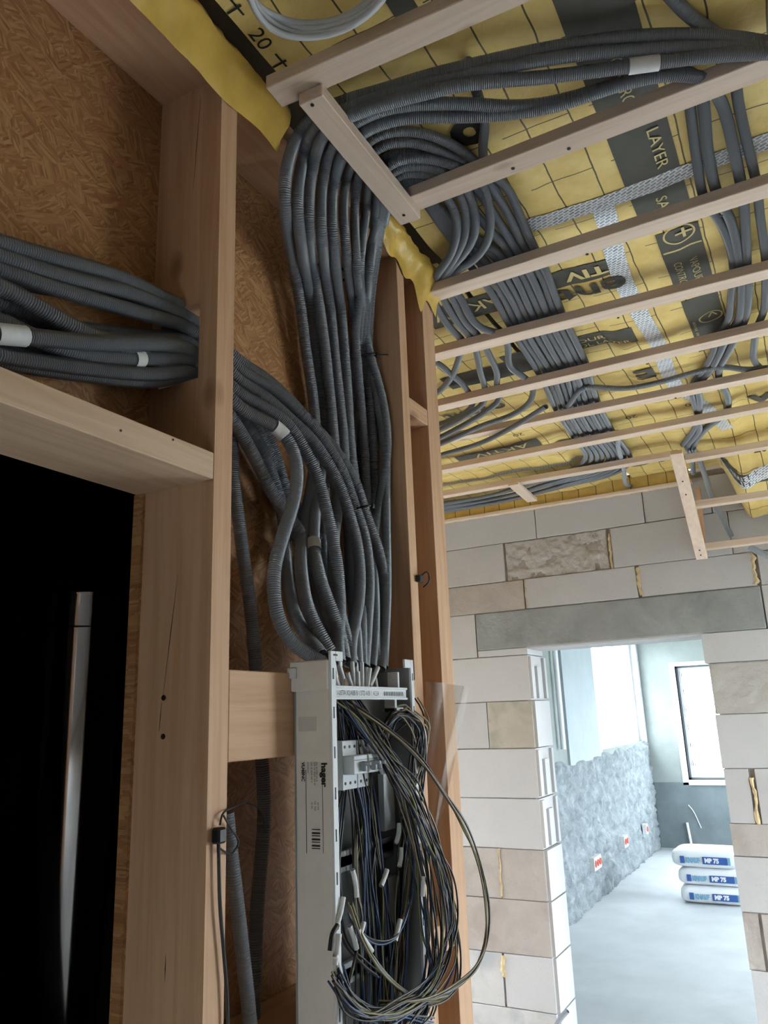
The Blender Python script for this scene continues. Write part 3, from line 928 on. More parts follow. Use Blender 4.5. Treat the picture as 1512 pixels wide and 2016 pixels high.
# long dark band, lettering read along it
band(-.228, -.105, -.3, 1.86); band(-.205, -.100, 1.90, 2.20); band(-.200, -.098, 2.28, 2.66)
for y, s in ((1.50, 'LAYER'), (1.74, 'SAPS'), (1.24, 'CONTROL'), (.8, 'VAPOUR')):
    txt(s, .036, -.150 if s in ('LAYER',) else -.175, y, DY, DX, PRINT_Y, fit=.026*len(s))
txt('VAPOUR', .030, -.145, 2.06, DY, DX, PRINT_Y, fit=.13); txt('CONTROL', .030, -.185, 2.05, DY, DX, PRINT_Y, fit=.14)
def ring(cx, cy, r, w=.005, mat=PRINT_Y, sq=.62, lift=.0034):
    n = 28; V = []; F = []
    for k in range(n):
        th = 2*math.pi*k/n
        for q in (r, r-w): V.append((cx+q*math.cos(th), cy+q*sq*math.sin(th)*1.6, 0))
    V = np.array(V); V[:, 2] = mz(V[:, 0], V[:, 1])-lift
    F = [(2*k, 2*k+1, (2*k+3) % (2*n), (2*k+2) % (2*n)) for k in range(n)]
    mk('printed_mark', V, F, mat, ceiling)
ring(-.150, 1.925, .040); txt('+', .09, -.17, 1.90, DY, DX, PRINT_Y)
band(-.2, -.103, 1.985, 1.992, PRINT_Y, lift=.0030)
ring(-.135, 2.44, .036); txt('<', .06, -.15, 2.41, DY, DX, PRINT_Y); ring(-.140, 2.60, .03)
txt('IIIIIII IIII', .012, -.19, 2.44, DY, DX, PRINT_Y, fit=.11)
# sheet turned the other way, beyond the tape
band(-.62, -.33, 1.935, 2.02); txt('TIV', .062, -.345, 1.953, (-1, 0, 0), DY, PRINT_Y, fit=.12, bold=.002)
txt('ent', .130, -.315, 2.036, (-1, 0, 0), DY, BAND, fit=.20, bold=.0025)
band(-.80, -.36, 2.345, 2.455); txt('VAPOUR', .040, -.62, 2.395, DX, (0, -1, 0), PRINT_Y, fit=.17); txt('CONTROL LAYER', .040, -.68, 2.440, DX, (0, -1, 0), PRINT_Y, fit=.30)
txt('o', .14, -.43, 1.275, (-1, 0, 0), DY, INK_GAP, bold=.007)
band(-.90, -.62, 1.93, 2.05); txt('AKTIV', .08, -.65, 1.95, (-1, 0, 0), DY, PRINT_Y)
# further panels
band(-1.05, -.72, 2.40, 2.52)
txt('E', .12, -.36, 2.70, (-1, 0, 0), DY, BAND, fit=.07, bold=.004)
txt('20', .05, -.64, 2.975, DX, (0, -1, 0), INK_GAP); txt('30', .05, -.36, 2.965, DX, (0, -1, 0), INK_GAP)
txt('20', .05, -.51, 3.165, (-1, 0, 0), DY, INK_GAP); txt('10', .05, -.28, 3.145, (-1, 0, 0), DY, INK_GAP)
txt('ovent AKTIV', .13, -.93, 2.72, (-1, 0, 0), DY, BAND, fit=.6, bold=.004)
band(-1.35, -.95, 3.20, 3.29); txt('AKTIV', .07, -1.00, 3.215, (-1, 0, 0), DY, PRINT_Y, fit=.26)
txt('Ovent', .12, -.78, 3.30, (-1, 0, 0), DY, BAND, fit=.55, bold=.004)
txt('20', .05, -.97, 3.07, (-1, 0, 0), DY, INK_GAP)
band(-1.6, -.80, 3.58, 3.615, TAPE)
txt('ovent', .16, -.70, 3.90, DX, (0, -1, 0), BAND, fit=.5, bold=.005)
band(-.02, .8, 2.99, 3.06); txt('VAPOUR CONTROL LAYER', .035, .02, 3.035, DX, (0, -1, 0), PRINT_Y, fit=.4)
txt('vent', .14, -.10, 3.30, DX, (0, -1, 0), BAND, fit=.36, bold=.005)
txt('20', .06, -.12, 3.76, DX, (0, -1, 0), INK_GAP); band(-.25, .8, 3.84, 3.90)
# edge ticks and the figure by the coil
for y in (.70, .83, .96): band(-.720, -.690, y, y+.005, INK_GAP, lift=.0025); band(-.700, -.696, y-.02, y+.02, INK_GAP, lift=.0025)
txt('20', .042, -.714, .880, DY, DX, INK_GAP)
band(-.475, -.43, .5, 1.02); band(-.405, -.36, .5, 1.02, INK_GAP)  # second strip is black colour standing in for a dark gap
# silver tape
def tape(pts, w, par=ceiling):
    pts = np.array(pts, float)
    C, L = catmull(np.column_stack([pts, np.zeros(len(pts))]), .012)
    T = np.gradient(C, axis=0); T /= np.linalg.norm(T, axis=1)[:, None]
    S = np.stack([-T[:, 1], T[:, 0], T[:, 2]*0], 1)
    rows = []
    for q in np.linspace(-.5, .5, 5):
        ww = w*(1+.10*(fbm(C[:, 0]*30, C[:, 1]*30, 41)-.5))
        P = C+S*(q*ww)[:, None]; P[:, 2] = mz(P[:, 0], P[:, 1])-.0024; rows.append(P)
    V = np.stack(rows, 1).reshape(-1, 3); n = len(C)
    i = np.arange(n-1)[:, None]; j = np.arange(4)[None, :]
    F = np.stack([i*5+j, (i+1)*5+j, (i+1)*5+j+1, i*5+j+1], -1).reshape(-1, 4)
    return mk('tape_strip', V, F, TAPE, par, True)
tape([(-.47, 1.69), (-.30, 1.685), (-.09, 1.68), (.10, 1.672), (.4, 1.66)], .058)
tape([(-.29, 1.70), (-.325, 2.1), (-.31, 2.5), (-.318, 2.95), (-.25, 3.2), (-.20, 3.55)], .052)
tape([(-.42, 3.95), (-.1, 3.86), (.3, 3.80), (.6, 3.78)], .06)

# yellow flap folded over the top plate
def flap(y0, y1, low, seed, name_label):
    ny = int((y1-y0)/.008); prof = [(-.776, 0.0), (-.770, .25), (-.752, .5), (-.742, .68), (-.750, .85), (-.768, 1.0)]
    ys = np.linspace(y0, y1, ny); V = []
    for y in ys:
        lo = low(y); hi = 2.885
        for k, (x, t) in enumerate(prof):
            w = (float(fbm(y*11+t*4, t*5, seed, 4))-.45)*.05*(1 if 0 < k else .2)
            V.append((max(x+w, -.7775), y+.01*(t-.5)*math.sin(y*20), lo+(hi-lo)*t))
    m = len(prof)
    F = [(i*m+k, (i+1)*m+k, (i+1)*m+k+1, i*m+k+1) for i in range(ny-1) for k in range(m-1)]
    o = mk('membrane_flap', V, F, MEMB_P, None, True)
    return tag(o, name_label, 'membrane', 'loose edges of the yellow membrane')
f1 = flap(-.3, 1.055, lambda y: 2.78+.012*(float(vnoise(y*8, 1, 5))-.5)-.02*max(0, (y-1.0)/.12), 6, 'creased yellow membrane flap folded over the dark top plate')
def low2(y):
    t = (y-1.38)/.385
    return 2.835-.075*t-(.045 if .70 < t < .86 else 0)*(1-abs((t-.78)/.08))+.01*math.sin(y*70)
f2 = flap(1.385, 1.765, low2, 9, 'torn yellow membrane corner hanging over the last stud')

# ------------------------------------------------------------------ battens
BZ0, BZ1 = 2.80, 2.827
ORD = ['first', 'second', 'third', 'fourth', 'fifth', 'sixth', 'seventh', 'eighth', 'ninth', 'tenth', 'eleventh', 'twelfth', 'thirteenth', 'fourteenth', 'fifteenth']
def batten(x0, ya, x1, yb, k, w=.054, z=None):
    z0, z1 = (BZ0, BZ1) if z is None else z
    o = mk('ceiling_batten', *bar((x0, ya-w/2, (z0+z1)/2), (x1, yb-w/2, (z0+z1)/2), (0, 1, 0), w, z1-z0), WOOD[0])
    return tag(o, f'{ORD[k]} ceiling batten counting away from the white cable coil', 'batten', 'ceiling battens')
B = []
B.append(batten(-.714, .985, .9, 1.06, 0))
B.append(batten(-.69, 1.392, 1.2, 1.372, 1))
B.append(batten(-.782, 1.775, 1.2, 1.75, 2))
B.append(batten(-1.7, 2.085, 1.2, 2.19, 3))
B.append(batten(-1.9, 2.504, 1.2, 2.513, 4))
B.append(batten(-2.2, 2.815, 1.2, 2.93, 5, .05))
B.append(batten(-2.3, 3.215, 1.2, 3.235, 6))
B.append(batten(-2.4, 3.60, -.42, 3.635, 7, .05))
tag(mk('ledger_strip', *bevel_box(-2.6, -.43, 4.072, YF-.004, 2.797, 2.812, .001), WOOD[0]), 'thin pale ledger strip along the top of the block wall', 'batten')
for o, (u, v) in ((B[1], (1010, 331)), (B[1], (1120, 292)), (B[2], (1156, 500)), (B[2], (1420, 424)), (B[3], (1217, 625)), (B[4], (1274, 716)), (B[6], (1330, 783))):
    screw(PX(u, v, z=BZ0)-np.array([0, 0, .0008]), (0, 0, -1), o, .004)
a, b = PX(600, 190, z=2.787), PX(808, 428, z=2.787)
sb = tag(mk('cross_batten', *bar(a+np.array([.012, 0, 0]), b+np.array([0.0, 0.0, 0]), (1, 0, 0), .050, .026), WOOD[1]), 'short cross batten tying two ceiling battens under the conduit bend', 'batten')
for (u, v) in ((615, 206), (795, 423)): screw(PX(u, v, z=2.774)-np.array([0, 0, .0009]), (0, 0, -1), sb, .0035)
a, b = PX(1010, 952, z=2.79), PX(1048, 985, z=2.79)
tag(mk('cross_batten', *bar(a, b, (1, 0, 0), .055, .016), WOOD[1]), 'small pale wood strip pinned across the far conduits', 'batten')
# sloping frame near the block wall
P0, P1 = PX(1331, 890, z=2.79), PX(1382, 1098, y=4.02)
sf = tag(mk('frame_rafter', *bar(P0, P1, (1, 0, 0), .052, .026), WOOD[1]), 'sloping pale batten dropping from the ceiling to the block wall', 'batten')
for t in (.24, .36, .9, .95): screw(P0+(P1-P0)*t+np.array([0, -.0135, -.0135]), (0, -.7, -.7), sf, .004)
def fbatten(t, off, label, x1=.9):
    p = P0+(P1-P0)*t+np.array([.02, off[0], off[1]])
    return tag(mk('frame_batten', *bar(p, p+np.array([x1, .02, 0]), (0, 1, 0), .05, .03), WOOD[0]), label, 'batten', 'battens of the sloping frame')
fbatten(.04, (.12, .02), 'uppermost batten of the sloping frame beside the block wall')
fbatten(.52, (.03, .025), 'middle batten of the sloping frame beside the block wall')
fbatten(.93, (.02, .02), 'lowest batten of the sloping frame beside the block wall')
tag(mk('frame_post', *bar(PX(1374, 960, y=4.08), PX(1387, 1088, y=4.08), (1, 0, 0), .022, .03), STUD[2]), 'thin upright strip behind the sloping batten at the block wall', 'batten')

# ------------------------------------------------------------------ conduits
PATHS = {}
def proj_uv(C):
    q = C-CAM; d = q@FW
    return np.stack([756+FPX*(q@RT)/d, 1008-FPX*(q@UP)/d], 1)
def conduit(pts, label, r=.0112, group='grey corrugated conduits', mat=CONDUIT, pitch=.0039, sides=9):
    pts = [np.asarray(p, float) for p in pts]
    o = mk('conduit', *corrugated(pts, r, pitch, .0014, sides), mat, None, True)
    tag(o, label, 'conduit', group)
    PATHS[o.name] = (catmull(pts, .004, 60)[0], r)
    return o
def marker(o, u, v, length, mat=WHITE_TAPE):
    C, r = PATHS[o.name]
    i = int(np.argmin(np.linalg.norm(proj_uv(C)-np.array([u, v]), axis=1)))
    n = max(3, int(length/.004/2))
    seg = C[max(0, i-n):i+n]
    mk('tape_label', *tube_mesh(seg, r+.0016, 14), mat, o, True)
ZC, ZL, ZD = 2.855, 2.838, 2.835
def riser(wall, ceil, zc=ZC):
    """wall: (u,v,x) from panel upwards; ceil: (u,v[,z]) along the ceiling"""
    out = []
    for (u, v, x) in wall:
        p = corner(u, v, x, zc)
        if p[1] > 1.532 and v > 430:       # keep clear of the next stud
            d = ray(u, v); p = CAM+d*(1.532/d[1])
        if p[2] > 2.60:                    # come out in front of the top plate before reaching it
            xm = -.90+.137*float(sm((p[2]-2.60)/.19))
            if p[0] < xm:
                d = ray(u, v); p = CAM+d*((xm-CAM[0])/d[0])
        out.append(p)
    for q in ceil: out.append(PX(q[0], q[1], z=q[2] if len(q) > 2 else zc))
    return out
def crun(k, y0=1.50, y1=3.42, zz=ZC):
    """conduit k of the flat run along the ceiling, then the turn behind the last batten"""
    ys = [1.76, 1.868, 2.138, 2.538, 2.883, 3.267]; xs = [-.473, -.480, -.514, -.545, -.596, -.626]
    out = []
    for y in np.arange(max(y0, 1.72), y1, .16):
        pitch = .0205+.004*max(0, (2.0-y))
        out.append(np.array([np.interp(y, ys, xs)-.006-pitch*k+random.uniform(-.002, .002), y, zz+(.003 if k % 2 else -.002)]))
    x = out[-1][0]
    yt = 3.60+.024*(8-k)
    out += [np.array([x-.03, yt-.05, zz-.004]), np.array([x-.13, yt+.03, zz-.02]), np.array([-1.0-.02*k, yt+.055, 2.825-.006*(k % 3)]), np.array([-1.35, yt+.09, 2.812-.008*(k % 3)]), np.array([-1.9, yt+.12, 2.815]), np.array([-2.5, yt+.15, 2.83])]
    return out
RG = 'conduits rising to the ceiling'
XT = -.865
def rl(k): return f'{ORD[k]} conduit from the OSB side in the bundle rising behind the panel'
W0 = [(650, 1284, -.745), (626, 1241, -.76), (607, 1205, -.775), (595, 1146, -.80), (592, 1086, -.83), (600, 1027, -.86), (614, 950, -.885), (622, 870, -.89), (615, 775, -.888), (602, 690, -.885), (592, 606, -.88), (580, 536, -.87), (566, 460, -.86), (561, 411, -.85), (560, 360, -.84), (570, 306, -.82), (588, 263, -.81), (614, 232, -.80)]
r0 = conduit(riser(W0, [(660, 205), (757, 176), (836, 151), (916, 131), (1102, 91), (1269, 71), (1428, 72), (1530, 88)], ZD+.006), rl(0), .0128, RG)
W1 = [(678, 1300, -.742), (673, 1260, -.755), (659, 1217, -.765), (638, 1165, -.78), (623, 1110, -.80), (617, 1074, -.82), (620, 1010, -.85), (632, 930, -.885), (638, 860, -.89), (632, 775, -.888), (622, 690, -.885), (612, 606, -.885), (601, 536, -.88), (590, 460, -.865), (585, 411, -.855), (587, 360, -.845), (598, 306, -.82), (611, 263, -.81), (636, 236, -.80)]
r1 = conduit(riser(W1, [(684, 214), (757, 190), (836, 168), (912, 150), (1102, 112), (1240, 98), (1400, 92), (1530, 97)], ZD-.012), rl(1), .0128, RG)
marker(r1, 620, 1074, .032)
W2 = [(694, 1306, -.742), (680, 1250, -.765), (660, 1170, -.80), (656, 1080, -.84), (664, 990, -.86), (660, 900, -.865), (649, 775, -.862), (640, 690, -.86), (629, 606, -.86), (617, 536, -.855), (608, 460, -.85), (607, 411, -.845), (609, 360, -.84), (621, 306, -.82), (634, 268, -.81), (657, 243, -.80)]
r2 = conduit(riser(W2, [(694, 226), (760, 203), (836, 184), (912, 166), (1071, 152), (1190, 137), (1270, 126), (1400, 110), (1530, 103)], ZD-.03), rl(2), .0128, RG)
marker(r2, 1270, 126, .058)
W3 = [(703, 1310, -.742), (700, 1240, -.77), (694, 1150, -.82), (690, 1040, -.86), (680, 940, -.872), (676, 860, -.872), (667, 775, -.87), (658, 690, -.866), (650, 606, -.862), (640, 536, -.858), (633, 460, -.85), (631, 411, -.845), (634, 360, -.838), (645, 306, -.82), (664, 270, -.81)]
r3 = conduit(riser(W3, [(692, 246), (735, 222), (800, 207), (912, 204), (1000, 210), (1071, 205), (1190, 174), (1309, 141), (1358, 143), (1378, 170, 2.845), (1386, 214, 2.85), (1394, 302, 2.85), (1414, 389, 2.85), (1438, 432, 2.85), (1458, 536, 2.85), (1460, 571, 2.85), (1452, 635, 2.85), (1432, 659, 2.85), (1418, 692, 2.848), (1399, 728, 2.848), (1375, 759, 2.848), (1378, 790, 2.85), (1375, 826, 2.85), (1377, 848, 2.85), (1353, 879, 2.848), (1362, 903, 2.846), (1365, 931, 2.84)], ZD-.012), rl(3), .0126, RG)
W4 = [(712, 1312, -.745), (711, 1230, -.77), (714, 1120, -.82), (706, 1000, -.86), (692, 900, -.868), (684, 775, -.866), (678, 690, -.862), (671, 606, -.858), (662, 536, -.852), (655, 460, -.846), (652, 411, -.84), (657, 360, -.83), (674, 306, -.82)]
r4 = conduit(riser(W4, [(698, 272), (740, 247), (800, 232), (912, 230), (1000, 225), (1100, 207), (1230, 164), (1330, 146), (1395, 158), (1412, 190, 2.845), (1422, 204, 2.85), (1448, 310, 2.85), (1462, 381, 2.85), (1466, 421, 2.85), (1471, 532, 2.85), (1474, 563, 2.85), (1467, 627, 2.85), (1455, 651, 2.85), (1435, 690, 2.848), (1417, 723, 2.848), (1416, 749, 2.848), (1430, 773, 2.85), (1430, 812, 2.85), (1389, 845, 2.85), (1365, 879, 2.848), (1376, 903, 2.846)], ZD-.02), rl(4), .0126, RG)
W5 = [(731, 1314, -.748), (738, 1230, -.77), (734, 1100, -.82), (724, 993, -.855), (719, 900, -.862), (709, 775, -.858), (702, 690, -.855), (695, 606, -.85), (686, 536, -.845), (679, 470, -.84), (676, 411, -.835), (681, 355, -.825), (697, 312, -.82)]
r5 = conduit(riser(W5, [(711, 291), (738, 268), (780, 257), (847, 265), (906, 294), (940, 322), (972, 345), (1000, 372), (1028, 436)])+crun(0), rl(5), .0110, RG)
W6 = [(722, 1316, -.76), (722, 1200, -.80), (727, 1080, -.84), (733, 980, -.868), (737, 900, -.872), (731, 800, -.872), (718, 690, -.868), (711, 606, -.862), (704, 536, -.855), (699, 470, -.85), (698, 411, -.84), (704, 355, -.825), (716, 324, -.82)]
r6 = conduit(riser(W6, [(727, 305), (752, 286), (785, 278), (836, 285), (881, 303), (926, 330), (958, 360), (985, 395), (1010, 440)])+crun(1), rl(6), .0110, RG)
W7 = [(742, 1316, -.75), (737, 1200, -.79), (734, 1110, -.815), (739, 1036, -.825), (747, 985, -.83), (759, 920, -.832), (763, 868, -.834), (752, 778, -.838), (729, 700, -.84), (717, 630, -.842), (708, 540, -.845), (713, 470, -.845), (722, 411, -.838), (728, 360, -.83), (736, 335, -.825)]
r7 = conduit(riser(W7, [(745, 322), (764, 307), (795, 300), (847, 308), (900, 333), (935, 368), (962, 405), (990, 450)])+crun(2), rl(7), .0110, RG)
W8 = [(754, 1314, -.745), (761, 1170, -.78), (761, 1100, -.795), (760, 1027, -.81), (760, 955, -.83), (760, 900, -.855), (752, 840, -.87), (738, 760, -.88), (727, 690, -.88), (722, 610, -.875), (727, 536, -.868), (735, 470, -.855), (742, 411, -.845), (750, 365, -.83)]
r8 = conduit(riser(W8, [(760, 342), (780, 326), (805, 319), (840, 326), (876, 350), (905, 385), (935, 420), (970, 460)])+crun(3), rl(8), .0110, RG)
# five more of the flat run, coming up behind the first ones
IG = 'inner conduits of the ceiling bend'
for i in range(5):
    k = 4+i; off = i*9
    w = [(676+i*17, 1300, -.765), (640+i*24, 1150, -.86), (640+i*22, 980, -.905), (690+i*9, 760, -.905), (706+i*6, 600, -.905), (730+i*4, 480, -.895), (750+i*2, 420, -.87)]
    c = [(772+off*.8, 372+off*.5), (795+off*.7, 360+off*.7), (828+off*.45, 372+off), (862+off*.1, 405+off*1.0), (912-off*.6, 455+off*.5)]
    conduit(riser(w, c)+crun(k), f'{ORD[i]} of the inner conduits bending flat under the cross batten', .0102, IG)
# four conduits that loop back towards the partition, lying under the flat run
LG = 'conduits looping back to the partition'
LP = [([(741, 420, -.86), (748, 360, -.84)], [(756, 332), (790, 312), (850, 314), (905, 330), (948, 358), (961, 400, 2.825), (966, 434, 2.82), (958, 479, 2.82), (930, 514, 2.826), (895, 535), (885, 560), (905, 583), (926, 625, 2.825), (950, 648, 2.82), (985, 657, 2.832), (1000, 680), (1003, 721, 2.828), (1035, 745, 2.83), (1050, 770), (1046, 789, 2.81), (1004, 819, 2.80), (954, 836, 2.79), (900, 860, 2.78), (840, 885, 2.79), (760, 915, 2.80)]),
      ([(748, 425, -.87), (755, 372, -.85)], [(764, 345), (792, 326), (840, 328), (885, 342), (922, 378), (936, 422, 2.825), (934, 463, 2.82), (915, 497, 2.824), (888, 528), (878, 550), (892, 588), (915, 632), (944, 664), (962, 697), (979, 736), (978, 760), (984, 787, 2.82), (959, 809, 2.80), (924, 831, 2.79), (867, 861, 2.79), (800, 890, 2.80)]),
      ([(752, 432, -.875), (760, 384, -.855)], [(768, 358), (793, 340), (833, 341), (872, 352), (908, 384), (918, 422, 2.828), (916, 463, 2.824), (899, 501, 2.826), (874, 542), (868, 570), (875, 592), (905, 640), (930, 668), (940, 702), (946, 736), (955, 765), (952, 794, 2.82), (917, 819, 2.80), (867, 846, 2.80), (800, 875, 2.80)]),
      ([(756, 440, -.88), (765, 395, -.86)], [(774, 369), (796, 354), (824, 354), (856, 364), (886, 396), (898, 424, 2.828), (900, 458, 2.824), (888, 501, 2.826), (856, 549), (850, 575), (860, 605), (890, 650), (912, 672), (905, 700), (890, 740), (865, 770), (820, 800), (760, 830)])]
for i, (w, c) in enumerate(LP):
    conduit(riser(w, c, ZL), f'{ORD[i]} conduit from the ceiling lettering that loops back to the partition', .0112, LG)
# two short ones at the partition end
conduit([PX(u, v, z=ZL) for u, v in ((800, 700), (862, 715), (885, 735), (911, 757), (930, 800), (880, 830), (800, 850))], 'loose conduit crossing close to the free end of the partition', .0105, 'loose ceiling conduits')
conduit([PX(u, v, z=2.785) for u, v in ((1075, 800), (1053, 814), (1004, 844), (942, 874), (867, 896), (790, 925))], 'dark conduit hanging below the sixth batten towards the partition', .0105, 'loose ceiling conduits')
conduit([PX(u, v, z=ZL) for u, v in ((1118, 800), (1150, 762), (1168, 762), (1230, 765), (1290, 755), (1350, 738), (1420, 722), (1470, 728), (1540, 720))], 'dark corrugated conduit crossing the sheet from the flat run to the right', .0105, 'loose ceiling conduits')
conduit([PX(u, v, z=2.86) for u, v in ((920, 120), (938, 180), (955, 240), (950, 290), (955, 330), (1000, 420), (1010, 440))], 'single conduit running behind the right-going bundle past the printed letter', .0105, 'loose ceiling conduits')
conduit([PX(u, v, z=ZL) for u, v in ((1215, 850), (1218, 885), (1224, 905), (1228, 925), (1234, 955), (1246, 958))], 'lone light conduit stub dropping past the last batten', .0105, 'loose ceiling conduits', CONDUIT_L)
for i, ch in enumerate(([(1345, 140), (1352, 165), (1360, 222), (1372, 317), (1388, 397), (1416, 434), (1440, 496), (1444, 544), (1440, 571), (1432, 635), (1412, 663), (1404, 694), (1385, 728), (1361, 759), (1366, 790), (1373, 826), (1365, 848), (1344, 876)],
                        [(1440, 110), (1448, 150), (1452, 194), (1476, 302), (1491, 369), (1495, 413), (1507, 508), (1507, 555), (1503, 615), (1491, 643), (1484, 682), (1485, 711), (1504, 729), (1540, 740)])):
    conduit([PX(u, v, z=2.853) for u, v in ch], ('outermost' if i else 'innermost')+' conduit of the four running away beside the long dark band', .0112, 'conduits beside the dark band')
tag(mk('conduit', *corrugated([PX(1376, 903, z=2.842), PX(1386, 930, y=3.93)]+[PX(u, v, y=4.06) for u, v in ((1400, 975), (1412, 1003), (1425, 1028), (1440, 1056))], .013), CONDUIT_L, None, True), 'light conduit bending down the blocks behind the sloping frame', 'conduit', 'loose ceiling conduits')
tag(mk('conduit', *corrugated([PX(u, v, y=4.05) for u, v in ((1475, 1076), (1500, 1090), (1530, 1104))], .016), CONDUIT_L, None, True), 'pale conduit crossing the blocks under the lowest frame batten', 'conduit', 'loose ceiling conduits')
conduit([PX(u, v, z=2.862) for u, v in ((1310, -20), (1345, 20), (1375, 45), (1420, 75), (1470, 110))], 'dark conduit coming in over the top right bundle', .0125, 'loose ceiling conduits')

# bundle that comes through the notched stud
NG = 'conduits through the notched stud'
BXw = -.862
def through(left, right, label, xs=-.862):
    p = [PX(u, v, x=xx) for (u, v, xx) in left]+[PX(u, v, x=xx) for (u, v, xx) in right]
    return conduit(p, label, .0125, NG)
ext = lambda a, b, x: [(a[0]-(b[0]-a[0])*1.2, a[1]-(b[1]-a[1])*1.2, x)]
A1 = through([(-120, 440, -.86), (0, 478, -.86), (119, 512, -.86), (238, 546, -.86), (330, 590, -.86), (392, 622, -.862)],
             [(463, 707, -.852), (516, 740, -.845), (559, 776, -.84), (605, 826, -.835), (665, 892, -.83), (703, 955, -.825), (715, 1000, -.82), (735, 1052, -.81), (749, 1098, -.80), (758, 1150, -.79), (757, 1230, -.77), (748, 1318, -.745)], 'topmost conduit of the bundle passing through the notched stud')
A2 = through([(-120, 468, -.86), (0, 505, -.86), (119, 543, -.86), (258, 577, -.86), (340, 610, -.862), (392, 638, -.864)],
             [(463, 724, -.852), (530, 760, -.842), (585, 806, -.835), (641, 872, -.825), (680, 940, -.82), (698, 998, -.815), (714, 1039, -.805), (723, 1086, -.795), (727, 1146, -.785), (723, 1217, -.77), (716, 1314, -.745)], 'second conduit from the top of the bundle through the notched stud')
A3 = through([(-120, 495, -.862), (0, 532, -.862), (139, 577, -.862), (270, 615, -.862), (392, 657, -.862)],
             [(463, 746, -.848), (516, 776, -.84), (572, 826, -.828), (616, 867, -.82), (642, 905, -.812), (669, 955, -.805), (685, 1003, -.80), (700, 1055, -.79), (708, 1110, -.782), (708, 1170, -.775), (698, 1229, -.765), (690, 1265, -.755), (690, 1308, -.742)], 'third conduit from the top of the bundle through the notched stud')
A4 = through([(-120, 650, -.835), (0, 657, -.835), (58, 663, -.835), (179, 675, -.838), (317, 677, -.84), (392, 697, -.845)],
             [(463, 770, -.838), (512, 797, -.83), (565, 832, -.818), (594, 874, -.808), (612, 908, -.80), (628, 943, -.795), (639, 989, -.79), (650, 1036, -.785), (660, 1086, -.78), (667, 1146, -.775), (669, 1212, -.765), (664, 1262, -.755), (668, 1304, -.742)], 'conduit with a broad white tape end low in the bundle at the frame edge')
marker(A4, 20, 659, .05)
A5 = through([(-120, 600, -.85), (0, 632, -.85), (119, 688, -.85), (238, 706, -.85), (320, 706, -.85), (392, 714, -.852)],
             [(463, 797, -.835), (516, 826, -.825), (555, 848, -.815), (581, 892, -.80), (585, 951, -.79), (575, 998, -.785), (556, 1057, -.78), (540, 1113, -.778), (539, 1180, -.775), (550, 1229, -.77), (577, 1269, -.76), (625, 1299, -.745), (645, 1312, -.742)], 'conduit with a white tape band that bows out over the OSB board')
marker(A5, 556, 846, .034); marker(A5, 272, 706, .030)
A6 = through([(-120, 560, -.875), (0, 592, -.875), (119, 640, -.875), (238, 672, -.875), (392, 680, -.875)],
             [(463, 812, -.872), (490, 845, -.875), (510, 870, -.88), (532, 925, -.888), (552, 985, -.89), (560, 1060, -.885), (566, 1146, -.86), (583, 1217, -.81), (607, 1256, -.775), (632, 1288, -.745)], 'dark conduit hugging the OSB behind the bowed one')
A7 = through([(-120, 530, -.85), (0, 563, -.85), (79, 607, -.848), (159, 652, -.845), (260, 690, -.848), (330, 722, -.858), (392, 732, -.865)],
             [(455, 850, -.885), (457, 930, -.89), (466, 998, -.89), (479, 1097, -.89), (493, 1196, -.888), (503, 1315, -.885), (512, 1450, -.885), (520, 1600, -.885), (505, 1800, -.885), (498, 2040, -.885)], 'conduit running straight down over the OSB beside the notched stud')
for i, (v0, v1, v2, x) in enumerate(((548, 598, 645, -.888), (690, 730, 738, -.878), (622, 662, 672, -.892), (668, 722, 726, -.895), (712, 752, 742, -.868), (700, 738, 736, -.848))):
    conduit([PX(u, v, x=x if v < 1250 else -.77) for (u, v) in ((-120, v0-30), (0, v0), (150, (v0+v1)/2+4), (300, v1), (392, v2), (445, v2+70), (490, v2+140), (540, v2+240), (585+(i % 4)*14, 1060), (620+(i % 4)*12, 1180), (655+(i % 4)*12, 1296))], f'{ORD[i]} hidden conduit lying deep in the bundle against the OSB', .0115, NG)
conduit([PX(u, v, x=-.80) for (u, v) in ((447, 1600), (450, 1640), (456, 1690), (467, 1780), (478, 1880), (490, 1990), (496, 2060))], 'conduit leaning from the notched stud at the bottom of the photo', .0112, NG)

# cable ties on the bundles
def tie(u, v, x, half, label, tail=None, dpt=.030):
    c = PX(u, v, x=x); n = 22
    P = [c+np.array([dpt*math.sin(t), half*math.cos(t), .006*math.cos(t)]) for t in np.linspace(0, 2*math.pi, n)]
    V, F = smooth_tube(P, .0028, .006, 6)
    r = empty('cable_tie', tuple(c), label, 'cable tie', 'black cable ties')
    mk('strap', V, F, DARK, r, True)
    mk('lock', *bevel_box(c[0]+dpt-.003, c[0]+dpt+.005, c[1]+half*.25, c[1]+half*.25+.009, c[2]-.004, c[2]+.006, .001), DARK, r)
    if tail:
        mk('tail', *smooth_tube([c+np.array([dpt, half*.3, 0]), c+np.array([dpt+.01, half+.01, .008]), c+np.array([dpt+.01, half+.03, .016])], .0018, .006, 5), DARK, r, True)
tie(651, 537, -.838, .050, 'black cable tie round the rising bundle near the ceiling')
tie(716, 703, -.852, .020, 'black cable tie with a sticking tail on the rising bundle', True)
tie(704, 1000, -.815, .018, 'black cable tie round two conduits in front of the bundle')

